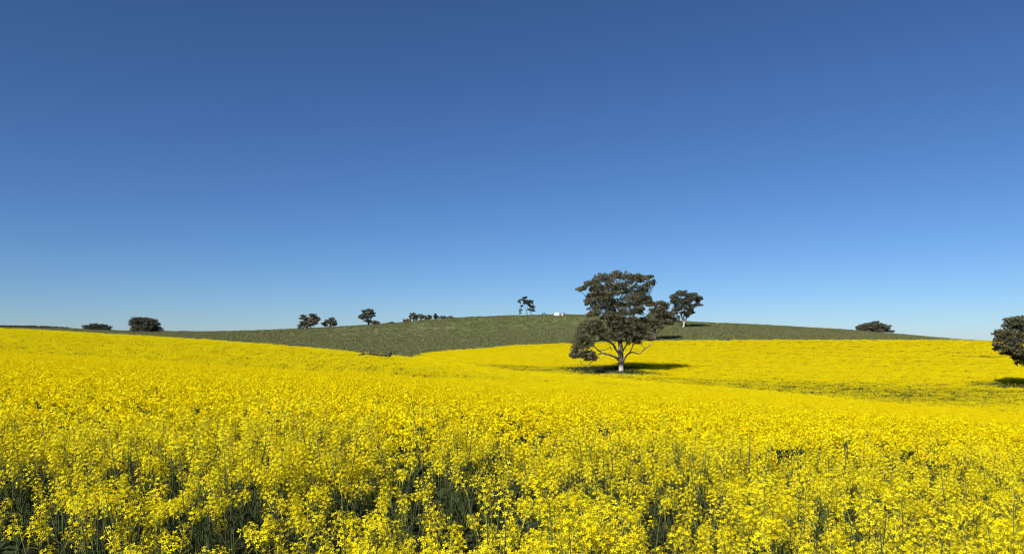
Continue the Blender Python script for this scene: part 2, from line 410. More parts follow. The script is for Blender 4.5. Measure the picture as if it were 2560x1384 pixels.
# ------------------------------------------------------------------ ground
def build_ground():
    xs = np.concatenate([np.arange(0, 20, 0.5), np.arange(20, 60, 1.0), np.arange(60, 320, 2.0), np.geomspace(320, 4000, 22)])
    xs = np.concatenate([-xs[:0:-1], xs])
    ys = np.concatenate([-np.geomspace(1500, 6, 14), np.arange(-4, 60, 0.75), np.arange(60, 400, 1.25), np.geomspace(400, 3400, 20)])
    GX, GY = np.meshgrid(xs, ys)
    gx, gy = GX.ravel(), GY.ravel()
    z = ground_z(gx, gy)
    V = np.stack([gx, gy, z], 1)
    nx, ny = len(xs), len(ys)
    i = np.arange(nx * ny).reshape(ny, nx)
    Q = np.stack([i[:-1, :-1], i[:-1, 1:], i[1:, 1:], i[1:, :-1]], -1).reshape(-1, 4)
    me = bpy.data.meshes.new("ground")
    me.vertices.add(len(V)); me.vertices.foreach_set("co", V.astype(np.float32).ravel())
    me.loops.add(Q.size); me.loops.foreach_set("vertex_index", Q.astype(np.int32).ravel())
    me.polygons.add(len(Q)); me.polygons.foreach_set("loop_start", np.arange(0, Q.size, 4, dtype=np.int32))
    try: me.polygons.foreach_set("loop_total", np.full(len(Q), 4, np.int32))
    except Exception: pass
    me.polygons.foreach_set("use_smooth", np.ones(len(Q), bool))
    a = me.attributes.new("crop", 'FLOAT', 'POINT')
    d = crop_end(gx, gy) - gy
    bare = np.clip((thin_at(gx, gy) - 0.8) * 3, 0, 1)
    a.data.foreach_set("value", (np.clip(d / 1.5 + 0.5, 0, 1) * (1 - bare)).astype(np.float32))
    me.update(calc_edges=True)
    m, nt, out = new_mat("ground")
    tc = N(nt, "ShaderNodeTexCoord")
    n1 = N(nt, "ShaderNodeTexNoise", Scale=0.018, Detail=4.0, Roughness=0.6)
    n2 = N(nt, "ShaderNodeTexNoise", Scale=0.35, Detail=6.0, Roughness=0.7)
    n3 = N(nt, "ShaderNodeTexNoise", Scale=3.0, Detail=4.0, Roughness=0.7)
    for n in (n1, n2, n3): nt.links.new(tc.outputs["Object"], n.inputs["Vector"])
    c1 = ramp(nt, n1.outputs["Fac"], [(0.38, (0.082, 0.118, 0.028)), (0.52, (0.108, 0.136, 0.044)), (0.64, (0.140, 0.142, 0.066))])
    c2 = ramp(nt, n2.outputs["Fac"], [(0.35, (0.090, 0.122, 0.034)), (0.52, (0.112, 0.138, 0.044)), (0.70, (0.140, 0.152, 0.062))])
    mx = N(nt, "ShaderNodeMix", data_type='RGBA'); mx.inputs[0].default_value = 0.3
    nt.links.new(c1, mx.inputs[6]); nt.links.new(c2, mx.inputs[7])
    sx = N(nt, "ShaderNodeSeparateXYZ"); nt.links.new(tc.outputs["Object"], sx.inputs[0])
    dry = N(nt, "ShaderNodeMapRange"); nt.links.new(sx.outputs[0], dry.inputs[0])
    dry.inputs[1].default_value = -110; dry.inputs[2].default_value = 25; dry.inputs[3].default_value = 0.78; dry.inputs[4].default_value = 0.0
    dn = N(nt, "ShaderNodeMath", operation='MULTIPLY'); nt.links.new(dry.outputs[0], dn.inputs[0])
    dm = N(nt, "ShaderNodeMapRange"); nt.links.new(n1.outputs["Fac"], dm.inputs[0]); dm.inputs[1].default_value = 0.3; dm.inputs[2].default_value = 0.6; nt.links.new(dm.outputs[0], dn.inputs[1])
    mdry = N(nt, "ShaderNodeMix", data_type='RGBA'); nt.links.new(dn.outputs[0], mdry.inputs[0]); nt.links.new(mx.outputs[2], mdry.inputs[6]); mdry.inputs[7].default_value = (0.185, 0.165, 0.100, 1)
    c3 = ramp(nt, n3.outputs["Fac"], [(0.35, (0.022, 0.030, 0.010)), (0.6, (0.050, 0.055, 0.020)), (0.75, (0.085, 0.072, 0.040))])
    at_ = N(nt, "ShaderNodeAttribute", attribute_name="crop")
    mm = N(nt, "ShaderNodeMix", data_type='RGBA')
    nt.links.new(at_.outputs["Fac"], mm.inputs[0]); nt.links.new(mdry.outputs[2], mm.inputs[6]); nt.links.new(c3, mm.inputs[7])
    p = N(nt, "ShaderNodeBsdfPrincipled", Roughness=0.95)
    p.inputs["Specular IOR Level"].default_value = 0.1
    nt.links.new(mm.outputs[2], p.inputs["Base Color"])
    bp = N(nt, "ShaderNodeBump", Strength=0.12, Distance=0.1); nt.links.new(n2.outputs["Fac"], bp.inputs["Height"])
    nt.links.new(bp.outputs[0], p.inputs["Normal"])
    nt.links.new(p.outputs[0], out.inputs[0])
    me.materials.append(m)
    o = link("ground", me)
    tag(o, kind='structure')
build_ground()

# ------------------------------------------------------------------ scattering: one object of many instances
def scatter(name, P, rot, scl, var, protos, label):
    """P (N,3), rot (N,3) euler, scl (N,3), var (N,) index into protos (meshes)"""
    col = bpy.data.collections.new(name + "_sorts")
    for i, me in enumerate(protos):
        col.objects.link(bpy.data.objects.new("%s_sort_%02d" % (name, i), me))
    me = bpy.data.meshes.new(name)
    me.vertices.add(len(P)); me.vertices.foreach_set("co", np.asarray(P, np.float32).ravel())
    for nm, dt, arr in (("turn", 'FLOAT_VECTOR', rot), ("size", 'FLOAT_VECTOR', scl)):
        a = me.attributes.new(nm, dt, 'POINT'); a.data.foreach_set("vector", np.asarray(arr, np.float32).ravel())
    a = me.attributes.new("sort", 'INT', 'POINT'); a.data.foreach_set("value", np.asarray(var, np.int32))
    me.update()
    o = link(name, me)
    ng = bpy.data.node_groups.new(name + "_nodes", 'GeometryNodeTree')
    ng.interface.new_socket("Geometry", in_out='INPUT', socket_type='NodeSocketGeometry')
    ng.interface.new_socket("Geometry", in_out='OUTPUT', socket_type='NodeSocketGeometry')
    gi = ng.nodes.new("NodeGroupInput"); go = ng.nodes.new("NodeGroupOutput")
    ip = ng.nodes.new("GeometryNodeInstanceOnPoints"); ci = ng.nodes.new("GeometryNodeCollectionInfo")
    ci.inputs["Collection"].default_value = col
    ci.inputs["Separate Children"].default_value = True; ci.inputs["Reset Children"].default_value = True
    def attr(nm, dt):
        n = ng.nodes.new("GeometryNodeInputNamedAttribute"); n.data_type = dt; n.inputs["Name"].default_value = nm
        return n.outputs["Attribute"]
    e2r = ng.nodes.new("FunctionNodeEulerToRotation")
    L = ng.links.new
    L(attr("turn", 'FLOAT_VECTOR'), e2r.inputs[0])
    L(gi.outputs[0], ip.inputs["Points"]); L(ci.outputs[0], ip.inputs["Instance"])
    ip.inputs["Pick Instance"].default_value = True
    L(attr("sort", 'INT'), ip.inputs["Instance Index"]); L(e2r.outputs[0], ip.inputs["Rotation"]); L(attr("size", 'FLOAT_VECTOR'), ip.inputs["Scale"])
    L(ip.outputs[0], go.inputs[0])
    md = o.modifiers.new("scatter", 'NODES'); md.node_group = ng
    tag(o, label, None, None, 'stuff')
    return o

# ------------------------------------------------------------------ canola plants
def basis(d):
    d = np.array(d, float); d /= np.linalg.norm(d)
    a = np.cross(d, (0.31, 0.87, 0.12)); a /= np.linalg.norm(a)
    return a, np.cross(d, a), d

PET = [(0.08, 0.0, 0.0), (0.5, 0.27, 0.05), (0.88, 0.29, 0.13), (1.0, 0.0, 0.10), (0.88, -0.29, 0.13), (0.5, -0.27, 0.05)]
def flower_mb(r, L):
    mb = MB()
    for k in range(4):
        an = k * math.pi / 2 + r.uniform(-0.15, 0.15); ca, sa = math.cos(an), math.sin(an); lift = r.uniform(-0.15, 0.45); s = L * r.uniform(0.85, 1.1)
        mb.face([((x * ca - y * sa) * s, (x * sa + y * ca) * s, (z + x * lift) * s) for x, y, z in PET], 0)
    mb.face([(0.13 * L, 0, .12 * L), (0, .13 * L, .12 * L), (-.13 * L, 0, .12 * L), (0, -.13 * L, .12 * L)], 1)
    return mb

def frame_mat(p, n, r):
    a, b, d = basis(n); an = r.uniform(0, 6.28)
    x = a * math.cos(an) + b * math.sin(an); y = np.cross(d, x)
    return Matrix(((x[0], y[0], d[0], p[0]), (x[1], y[1], d[1], p[1]), (x[2], y[2], d[2], p[2]), (0, 0, 0, 1)))

def canola(seed):
    """returns stem MB, list of leaf MB, list of (head MB without flowers, [flower matrices])"""
    r = random.Random(seed)
    H = r.uniform(1.12, 1.34)
    stem = MB(); leaves = []; heads = []
    lx, ly = r.uniform(-.07, .07), r.uniform(-.07, .07)
    def on(t): return np.array((lx * t * t, ly * t * t, H * 0.86 * t))
    stem.tube([on(t) for t in (0, .25, .5, .75, 1)], [.0046, .0042, .0036, .0027, .0018], 5, 0)
    nb = r.randint(7, 10); a0 = r.uniform(0, 6.28)
    tips = [(on(1.0), np.array((lx, ly, 1.0)))]
    for i in range(nb):
        t = 0.45 + 0.5 * (i + 0.5) / nb; an = a0 + i * 2.4; b = on(t)
        rad = r.uniform(.07, .20) * (1.25 - 0.5 * t); o = np.array((math.cos(an), math.sin(an), 0))
        zt = H * r.uniform(.68, .99); tip = np.array((b[0], b[1], 0)) + o * rad; tip[2] = max(zt, b[2] + .12)
        mid = b * .5 + tip * .5 + o * rad * .22 + np.array((0, 0, -.02))
        stem.tube([b, mid, tip], [.0032, .0026, .0018], 4, 0)
        tips.append((tip, o * .38 + np.array((r.uniform(-.12, .12), r.uniform(-.12, .12), 1.0))))
    for (p, d) in tips:
        a, b, d = basis(d); L = r.uniform(.070, .130); mb = MB(); fl = []
        mb.tube([p, p + d * L * .8], [.0020, .0012], 3, 1)
        nf = int(r.uniform(15, 24)); w0 = r.uniform(0, 6.28)
        for k in range(nf):
            t = 0.12 + 0.80 * (k + .5) / nf; an = w0 + k * 2.39996
            out = a * math.cos(an) + b * math.sin(an); rr = (.034 - .016 * t) * r.uniform(.6, 1.5)
            q = p + d * (L * t + .008); f = q + out * rr + d * rr * .55
            mb.tube([p + d * L * t, f], [.0007, .0006], 3, 1, False)
            n = out * r.uniform(.5, 1.0) * (1.15 - .5 * t) + d * r.uniform(.4, 1.2) + np.array((r.uniform(-.3, .3), r.uniform(-.3, .3), r.uniform(-.2, .3)))
            fl.append(frame_mat(f, n, r))
        for k in range(9):
            an = k * 2.4; out = a * math.cos(an) + b * math.sin(an); c = p + d * (L * r.uniform(.92, 1.02) + .004) + out * r.uniform(.001, .007); s = r.uniform(.0018, .0028)
            mb.add([c + d * s * 2.0, c + a * s, c + b * s, c - a * s, c - b * s, c - d * s], [(0, 1, 2), (0, 2, 3), (0, 3, 4), (0, 4, 1), (5, 2, 1), (5, 3, 2), (5, 4, 3), (5, 1, 4)], 1)
        for k in range(r.randint(1, 4)):       # young pods below the open flowers
            an = r.uniform(0, 6.28); out = a * math.cos(an) + b * math.sin(an); s = p - d * r.uniform(.0, .05)
            e = s + out * .03 + d * .03
            mb.tube([s, s + out * .016 + d * .006, e], [.0007, .0011, .0006], 3, 0, False)
        heads.append((mb, fl))
    for k in range(r.randint(6, 8)):
        t = r.uniform(.18, .85); b = on(t); an = r.uniform(0, 6.28); o = np.array((math.cos(an), math.sin(an), 0)); s = np.array((-o[1], o[0], 0))
        Ln = r.uniform(.10, .18) * (1.35 - .8 * t); W = Ln * r.uniform(.16, .26); dr = r.uniform(.05, .45)
        P = []
        for q, w in ((0, .12), (.3, 1), (.65, .85), (1, .05)):
            c = b + o * Ln * q + np.array((0, 0, Ln * (.55 * q - (dr + .45) * q * q)))
            P.append((c - s * W * w, c + np.array((0, 0, -W * .35 * w)), c + s * W * w))
        mb = MB(); v = [x for row in P for x in row]; f = []
        for i in range(3):
            f += [(3 * i, 3 * i + 1, 3 * i + 4, 3 * i + 3), (3 * i + 1, 3 * i + 2, 3 * i + 5, 3 * i + 4)]
        mb.add(v, f, 0); leaves.append(mb)
    return stem, leaves, heads

NSORT = 10
FLOWERS = [flower_mb(random.Random(50 + k), 0.0094) for k in range(4)]
FLOWER_ME = [f.mesh("flower", [PETAL, BUD]) for f in FLOWERS]
FA = [np.array(f.v) for f in FLOWERS]
def with_flowers(mb, mats, r):
    """head mesh with its flowers joined; material slots stem, bud, petal"""
    out = MB(); out.v = list(mb.v); out.f = list(mb.f); out.m = list(mb.m)
    for M in mats:
        k = r.randrange(4); A = np.array(M)
        v = FA[k] @ A[:3, :3].T + A[:3, 3]
        out.add(v, FLOWERS[k].f, 0); out.m[-len(FLOWERS[k].f):] = [2 if x == 0 else 1 for x in FLOWERS[k].m]
    return out
SORTS = []
for s in range(NSORT):
    stem, leaves, heads = canola(100 + s); r = random.Random(900 + s)
    full = MB(); full.merge(stem, {0: 0}); 
    for l in leaves: full.merge(l, {0: 3})
    hm = []
    for mb, fl in heads:
        j = with_flowers(mb, fl, r); full.merge(j)
        hm.append((j.mesh("flower_head", [STEM, BUD, PETAL]), mb, fl))
    SORTS.append(dict(stem=stem.mesh("stem", [STEM], True), leaves=[l.mesh("leaf", [CLEAF], True) for l in leaves], heads=hm,
                      full=full.mesh("canola_plant", [STEM, BUD, PETAL, CLEAF])))

def blades(C, top, w, rng):
    """upright thin green quads from height C z to top"""
    n = len(C); an = rng.uniform(0, 6.28, n); s = np.stack([np.cos(an), np.sin(an), np.zeros(n)], 1) * w[:, None]
    return np.stack([C - s, C + s, top + s * .5, top - s * .5], 1)

def petals_at(C, size, rng, up=0.6):
    n = rand_unit(len(C), rng) + np.array((0, 0, up)); ax = rand_unit(len(C), rng); ax = np.cross(ax, n)
    sd = np.cross(ax, n); ax /= np.linalg.norm(ax, axis=1, keepdims=True); sd /= np.linalg.norm(sd, axis=1, keepdims=True)
    h = size[:, None] / 2
    return np.stack([C - ax * h, C + sd * h, C + ax * h, C - sd * h], 1)

def mid_plant(seed):
    rng = np.random.default_rng(seed); H = rng.uniform(1.12, 1.34)
    V = []; M = []
    nh = rng.integers(7, 11)
    for i in range(nh):
        an = i * 2.4; rad = rng.uniform(.05, .25) if i else 0.0
        tip = np.array((math.cos(an) * rad, math.sin(an) * rad, H * (rng.uniform(.72, .99) if i else .92)))
        n = int(rng.integers(15, 22)); u = rand_unit(n, rng); u[:, 2] = np.abs(u[:, 2]) * 1.3 - .3
        C = tip + u * np.array((.036, .036, .055)) * rng.uniform(.6, 1.0, n)[:, None]
        V.append(petals_at(C, rng.uniform(.018, .026, n), rng, .5)); M += [2] * n
    n = 6; C = rng.normal(0, .06, (n, 3)); C[:, 2] = rng.uniform(0, .4, n); 
    V.append(blades(C, C + np.stack([rng.normal(0, .05, n), rng.normal(0, .05, n), np.full(n, .45)], 1), np.full(n, .0035), rng)); M += [0] * n
    n = 9; C = rng.normal(0, .08, (n, 3)); C[:, 2] = rng.uniform(.30, .72, n) * H
    V.append(petals_at(C, rng.uniform(.05, .09, n), rng, .2)); M += [3] * n
    return quads_mesh("canola_mid", np.concatenate(V), M, [STEM, BUD, PETAL, CLEAF])

def patch(seed, R_, nplants, heads, per, psize, bloom, low=0.0):
    """a clump of the crop seen from afar"""
    rng = np.random.default_rng(seed); V = []; M = []
    C0 = rng.uniform(-R_, R_, (nplants, 2)); H = rng.uniform(1.0, 1.3, nplants) - low * rng.uniform(0, 1, nplants)
    for (x, y), h in zip(C0, H):
        n = heads; hc = np.stack([x + rng.normal(0, .11, n), y + rng.normal(0, .11, n), h * rng.uniform(.82, 1.0, n)], 1)
        hc = hc[rng.uniform(size=n) < bloom]
        if len(hc):
            C = np.repeat(hc, per, 0) + rng.normal(0, 1, (len(hc) * per, 3)) * np.array((.022, .022, .035))
            V.append(petals_at(C, rng.uniform(.8, 1.2, len(C)) * psize, rng, .35)); M += [2] * len(C)
        k = 4; B = np.stack([x + rng.normal(0, .08, k), y + rng.normal(0, .08, k), np.full(k, .25)], 1)
        V.append(blades(B, B + np.stack([rng.normal(0, .06, k), rng.normal(0, .06, k), h * rng.uniform(.4, .6, k)], 1), np.full(k, .014), rng)); M += [0] * k
        k = 5 + int(6 * (1 - bloom)); C = np.stack([x + rng.normal(0, .13, k), y + rng.normal(0, .13, k), h * rng.uniform(.4, .84, k)], 1)
        V.append(petals_at(C, rng.uniform(.08, .15, k), rng, .3)); M += [3] * k
    return quads_mesh("canola_clump", np.concatenate(V), M, [STEM, BUD, PETAL, CLEAF])

MIDS = [mid_plant(300 + k) for k in range(8)]
CL_FULL = [patch(400 + k, .55, 16, 7, 5, .034, .95) for k in range(5)]
CL_HALF = [patch(420 + k, .55, 15, 7, 5, .034, .45, .1) for k in range(3)]
CL_GREEN = [patch(440 + k, .55, 14, 7, 5, .034, .12, .35) for k in range(3)]
FR_FULL = [patch(460 + k, .85, 26, 6, 3, .062, .95) for k in range(5)]
FR_HALF = [patch(480 + k, .85, 26, 6, 3, .062, .45, .1) for k in range(3)]
FR_GREEN = [patch(500 + k, .85, 24, 6, 3, .062, .10, .35) for k in range(3)]
PROTOS = [s['full'] for s in SORTS] + MIDS + CL_FULL + CL_HALF + CL_GREEN + FR_FULL + FR_HALF + FR_GREEN
I_MID = NSORT; I_CF = I_MID + 8; I_CH = I_CF + 5; I_CG = I_CH + 3; I_FF = I_CG + 3; I_FH = I_FF + 5; I_FG = I_FH + 3

def jitter_grid(x0, x1, y0, y1, dens):
    st = 1 / math.sqrt(dens)
    gx, gy = np.meshgrid(np.arange(x0, x1, st), np.arange(y0, y1, st))
    gx = gx.ravel() + RNG.uniform(0, st, gx.size); gy = gy.ravel() + RNG.uniform(0, st, gy.size)
    return gx, gy

PXA, PXB = -240, 2800
def in_view(X, Y, a=PXA, b=PXB):
    p = CX + F * X / np.maximum(Y, .2); return (p > a) & (p < b)

# --- near plants
X, Y = jitter_grid(-7, 7, 1.45, 6.2, 22.0)
k = in_view(X, Y, -500, 3060)
X, Y = X[k], Y[k]
gap = fbm(X / .42 + 3.1, Y / .7, 21, 2)
corner = np.clip((-.08 - X / Y) / .40, 0, 1) * np.clip((5.5 - Y) / 2.0, 0, 1)     # thinner stand on the near left
keep = gap > (0.48 - 0.085 * np.clip((Y - 3.0) / 3.2, 0, 1) + 0.15 * corner + 0.04 * RNG.uniform(-1, 1, len(X)))
X, Y = X[keep], Y[keep]
Z = ground_z(X, Y)
tall = (fbm(X / .9, Y / .9, 33, 2) - .5)
S = 1.0 + .22 * tall + RNG.uniform(-.06, .06, len(X))
pxs = CX + F * X / Y
near = np.where((pxs > -60) & (pxs < 2620) & (Y > 1.5))[0]
near = near[np.argsort(Y[near])][:300]
isobj = np.zeros(len(X), bool); isobj[near] = True
var = RNG.integers(0, NSORT, len(X)); rotz = RNG.uniform(0, 6.28, len(X))
rot = np.stack([RNG.normal(0, .05, len(X)), RNG.normal(0, .05, len(X)), rotz], 1)
PL_P = [np.stack([X, Y, Z], 1)[~isobj]]; PL_R = [rot[~isobj]]; PL_S = [np.repeat(S[~isobj, None], 3, 1)]; PL_V = [var[~isobj]]
NEAR = [(X[i], Y[i], Z[i], S[i], rot[i], int(var[i])) for i in near]

# --- middle distance: single plants
X, Y = jitter_grid(-44, 44, 6.2, 44.0, 14.0)
k = in_view(X, Y) & (fbm(X / .42 + 3.1, Y / .7, 21, 2) > .385 - .11 * np.clip((Y - 7) / 14, 0, 1))
X, Y = X[k], Y[k]; n = len(X)
PL_P.append(np.stack([X, Y, ground_z(X, Y)], 1)); PL_R.append(np.stack([RNG.normal(0, .05, n), RNG.normal(0, .05, n), RNG.uniform(0, 6.28, n)], 1))
PL_S.append(np.repeat((1 + .2 * (fbm(X / 1.2, Y / 1.2, 33, 2) - .5) + RNG.uniform(-.06, .06, n))[:, None], 3, 1)); PL_V.append(I_MID + RNG.integers(0, 8, n))

def clumps(y0, y1, dens, full, half, green, nf, pxa=PXA, pxb=PXB):
    X, Y = jitter_grid(-165, 185, y0, y1, dens)
    k = in_view(X, Y, pxa, pxb) & (Y < crop_end(X, Y)); X, Y = X[k], Y[k]
    row = fbm(X / 7.0 + 40, Y / 1.6, 61, 3)                              # drill rows and patchy bloom along the contour
    t = thin_at(X, Y) + RNG.uniform(-.14, .14, len(X)) + .55 * np.clip(.43 - row, 0, 1) * .35
    k = t < .97 + RNG.uniform(-.1, .1, len(X)); X, Y, t, row = X[k], Y[k], t[k], row[k]; n = len(X)
    r_ = RNG.integers(0, 60, n)
    v = np.where(t < .30, full + r_ % nf, np.where(t < .58, half + r_ % 3, green + r_ % 3))
    sc = 1 + .24 * (row - .5) + RNG.uniform(-.07, .07, n)
    return (np.stack([X, Y, ground_z(X, Y)], 1), np.stack([RNG.normal(0, .03, n), RNG.normal(0, .03, n), RNG.uniform(0, 6.28, n)], 1),
            np.stack([np.ones(n), np.ones(n), sc], 1), v)
for args in ((44.0, 76.0, 1.3, I_CF, I_CH, I_CG, 5), (76.0, 142.0, 1.0, I_CF, I_CH, I_CG, 5, PXA, 1025)):
    p, r_, s_, v = clumps(*args); PL_P.append(p); PL_R.append(r_); PL_S.append(s_); PL_V.append(v)
scatter("canola_crop", np.concatenate(PL_P), np.concatenate(PL_R), np.concatenate(PL_S), np.concatenate(PL_V), PROTOS, "yellow canola in bloom covering the near slope")
p, r_, s_, v = clumps(76.0, 216.0, .80, I_FF, I_FH, I_FG, 5, 1025, PXB)
scatter("canola_field", p, r_, s_, v, PROTOS, "yellow canola in bloom covering the far slope below the green hill")

# ------------------------------------------------------------------ pasture grass
def tussock(seed):
    rng = np.random.default_rng(seed); n = 34
    C = np.stack([rng.normal(0, .55, n), rng.normal(0, .55, n), np.zeros(n)], 1)
    top = C + np.stack([rng.normal(0, .15, n), rng.normal(0, .15, n), rng.uniform(.16, .46, n)], 1)
    return quads_mesh("pasture_tussock", blades(C, top, rng.uniform(.03, .09, n), rng), None, [TUSSOCK])
X, Y = jitter_grid(-260, 260, 104, 372, 1.0)
k = in_view(X, Y) & (Y > crop_end(X, Y) + 1.5)
k &= ~((px_of(X, Y) < 1000) & (Y < 165)) & (RNG.uniform(size=len(X)) < .30 + .34 * fbm(X / 9, Y / 9, 71, 3))
X, Y = X[k], Y[k]
X2, Y2 = jitter_grid(0, 26, 122, 146, 2.2); k = thin_at(X2, Y2) > .8; X, Y = np.concatenate([X, X2[k]]), np.concatenate([Y, Y2[k]])
n = len(X); s = RNG.uniform(.6, 1.35, n)
scatter("pasture_grass", np.stack([X, Y, ground_z(X, Y)], 1), np.stack([np.zeros(n), np.zeros(n), RNG.uniform(0, 6.28, n)], 1),
        np.stack([s, s, s * RNG.uniform(.6, 1.2, n)], 1), RNG.integers(0, 4, n), [tussock(600 + k) for k in range(4)], "short green grass and tussocks covering the hill")

# ------------------------------------------------------------------ trees
def tree(name, label, bx, by, Y, clumps, limbs=None, trunk_w=5.0, leafmat=GUMLEAF_FAR, bark=BARK_DARK, leaf=(.42, .20), sprigs=12, per=9,
         sig=.30, group=None, cat='tree', depth=.9, seed=1, zbase=None, hang=.75, shell=.72, twig=.018, jit=1.6):
    """clumps and limbs are given in photo pixels at the tree's own distance and become metres here"""
    rng = np.random.default_rng(seed)
    s = Y / F; X0 = (bx - CX) * s
    zb = gz(X0, Y) if zbase is None else zbase
    root = empty(name, (X0, Y, zb)); tag(root, label, cat, group)
    by = HY - (zb - EYE) / s                                              # where the foot of the tree really is
    cl = [((cx - bx) * s, (by - cy) * s, rx * s, ry * s) for cx, cy, rx, ry in clumps]
    if jit: cl = [(x + rng.normal(0, jit * .35) * s, z + rng.normal(0, jit) * s, rx * rng.uniform(.85, 1.1), rz * rng.uniform(.95, 1.4)) for x, z, rx, rz in cl]
    A = np.array(cl); xc = (A[:, 0] - A[:, 2]).min() * .5 + (A[:, 0] + A[:, 2]).max() * .5
    def halfw(z):
        w = (np.abs(A[:, 0] - xc) + A[:, 2]) * (np.abs(A[:, 1] - z) < A[:, 3] + .15 * (A[:, 1].max()))
        return max(w.max(), .5)
    E = []
    for (x, z, rx, rz) in cl:
        W = halfw(z); D = math.sqrt(max(0, W * W - (x - xc) ** 2)) * depth
        ys = [0.0]; y = rx * 1.25
        while y < D: ys += [y, -y]; y += rx * 1.35
        off = rng.uniform(-.5, .5) * rx
        for y in ys:
            E.append((x + (rng.uniform(-.3, .3) * rx if y else 0), y + off, z + (rng.uniform(-.6, .6) * rz if y else 0), rx * (1 if not y else rng.uniform(.8, 1.05)), rz * (1 if not y else rng.uniform(.8, 1.05))))
    # wood
    nodes = []
    def poly(mb, pts, sub=4, ns=7, wob=.0):
        L = smooth_line([((px - bx) * s, d, max(0.0, (by - py)) * s - (.15 if py >= by - .5 else 0)) for px, py, d, w in pts], sub)
        ws = np.interp(np.linspace(0, 1, len(L)), np.linspace(0, 1, len(pts)), [p[3] * s / 2 for p in pts])
        L = [p + rng.normal(0, wob, 3) * (0 if i < 2 else 1) for i, p in enumerate(L)]
        mb.tube(L, ws, ns, 0)
        for i in range(1, len(L)): nodes.append((L[i], ws[i]))
    tm = MB(); lm = []
    if limbs is None:
        top = max(c[1] for c in cl); low = min(c[1] - c[3] for c in cl)
        cxm = float(np.average(A[:, 0], weights=A[:, 2] * A[:, 3])) / s + bx
        h = max(low, top * .3) / s
        limbs = [[(bx, by, 0, trunk_w), (bx + (cxm - bx) * .3, by - h * .6, 0, trunk_w * .8), (bx * .4 + cxm * .6, by - h * 1.25, 0, trunk_w * .55), (cxm, by - top / s * .75, 0, trunk_w * .25)]]
        limbs[0][0] = (bx, by, 0, trunk_w * 1.2)
    poly(tm, limbs[0], 5, 9, .0)
    for l in limbs[1:]:
        mb = MB(); poly(mb, l, 4, 7, .02); lm.append(mb)
    br = MB()
    order = sorted(E, key=lambda e: min(np.linalg.norm(np.array(e[:3]) - q) for q, _ in nodes))
    for e in order:
        c = np.array(e[:3]); best = None
        for q, w in nodes:
            d = np.linalg.norm(c - q) * (1 if q[2] < c[2] - .1 else 1.9)
            if best is None or d < best[0]: best = (d, q, w)
        _, q, w = best
        mid = (q + c) / 2 + np.array((0, 0, -.08)) * np.linalg.norm(c - q) + rng.normal(0, .06, 3) * np.linalg.norm(c - q)
        L = smooth_line([q, mid, c], 3); r0 = min(w * .7, .035 + .02 * np.linalg.norm(c - q)); r1 = max(twig * .8, r0 * .35)
        br.tube(L, np.linspace(r0, r1, len(L)), 4, 0, False)
        for p in L[2:]: nodes.append((p, r0 * .6))
    # foliage
    C = []; AX = []
    for (x, y, z, rx, rz) in E:
        n = max(5, int(sprigs * (rx * rz) / (np.median(A[:, 2] * A[:, 3])) ** 1.0 * rng.uniform(.75, 1.25)))
        n = min(n, sprigs * 3)
        u = rand_unit(n, rng); u[:, 2] = np.where(u[:, 2] < -.3, -u[:, 2] * .6, u[:, 2])
        rad = rng.uniform(shell - .25, 1.0, n)[:, None]
        sc = np.array((x, y, z)) + u * rad * np.array((rx, rx, rz))
        for q in sc[: max(2, n // 3)]:
            br.tube([np.array((x, y, z)), (np.array((x, y, z)) + q) / 2 + rng.normal(0, .05, 3), q], [twig, twig * .8, twig * .5], 3, 0, False)
        sg = min(sig, .5 * min(rx, rz) + .05)
        k = np.repeat(sc, per, 0) + rng.normal(0, 1, (n * per, 3)) * np.array((sg, sg, sg * .75))
        C.append(k)
    C = np.concatenate(C); n = len(C)
    ax = rand_unit(n, rng) * (1 - hang) + np.array((0, 0, -hang)) + rng.normal(0, .35, (n, 3))
    q = leaf_quads(C, ax, rand_unit(n, rng), rng.uniform(.7, 1.3, n) * leaf[0], rng.uniform(.7, 1.3, n) * leaf[1])
    keep = q[:, :, 2].min(axis=1) > .02
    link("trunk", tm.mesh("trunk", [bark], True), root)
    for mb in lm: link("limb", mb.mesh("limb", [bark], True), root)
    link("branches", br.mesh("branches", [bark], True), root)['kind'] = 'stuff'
    link("crown", quads_mesh("crown", q[keep], None, [leafmat]), root)
    return root

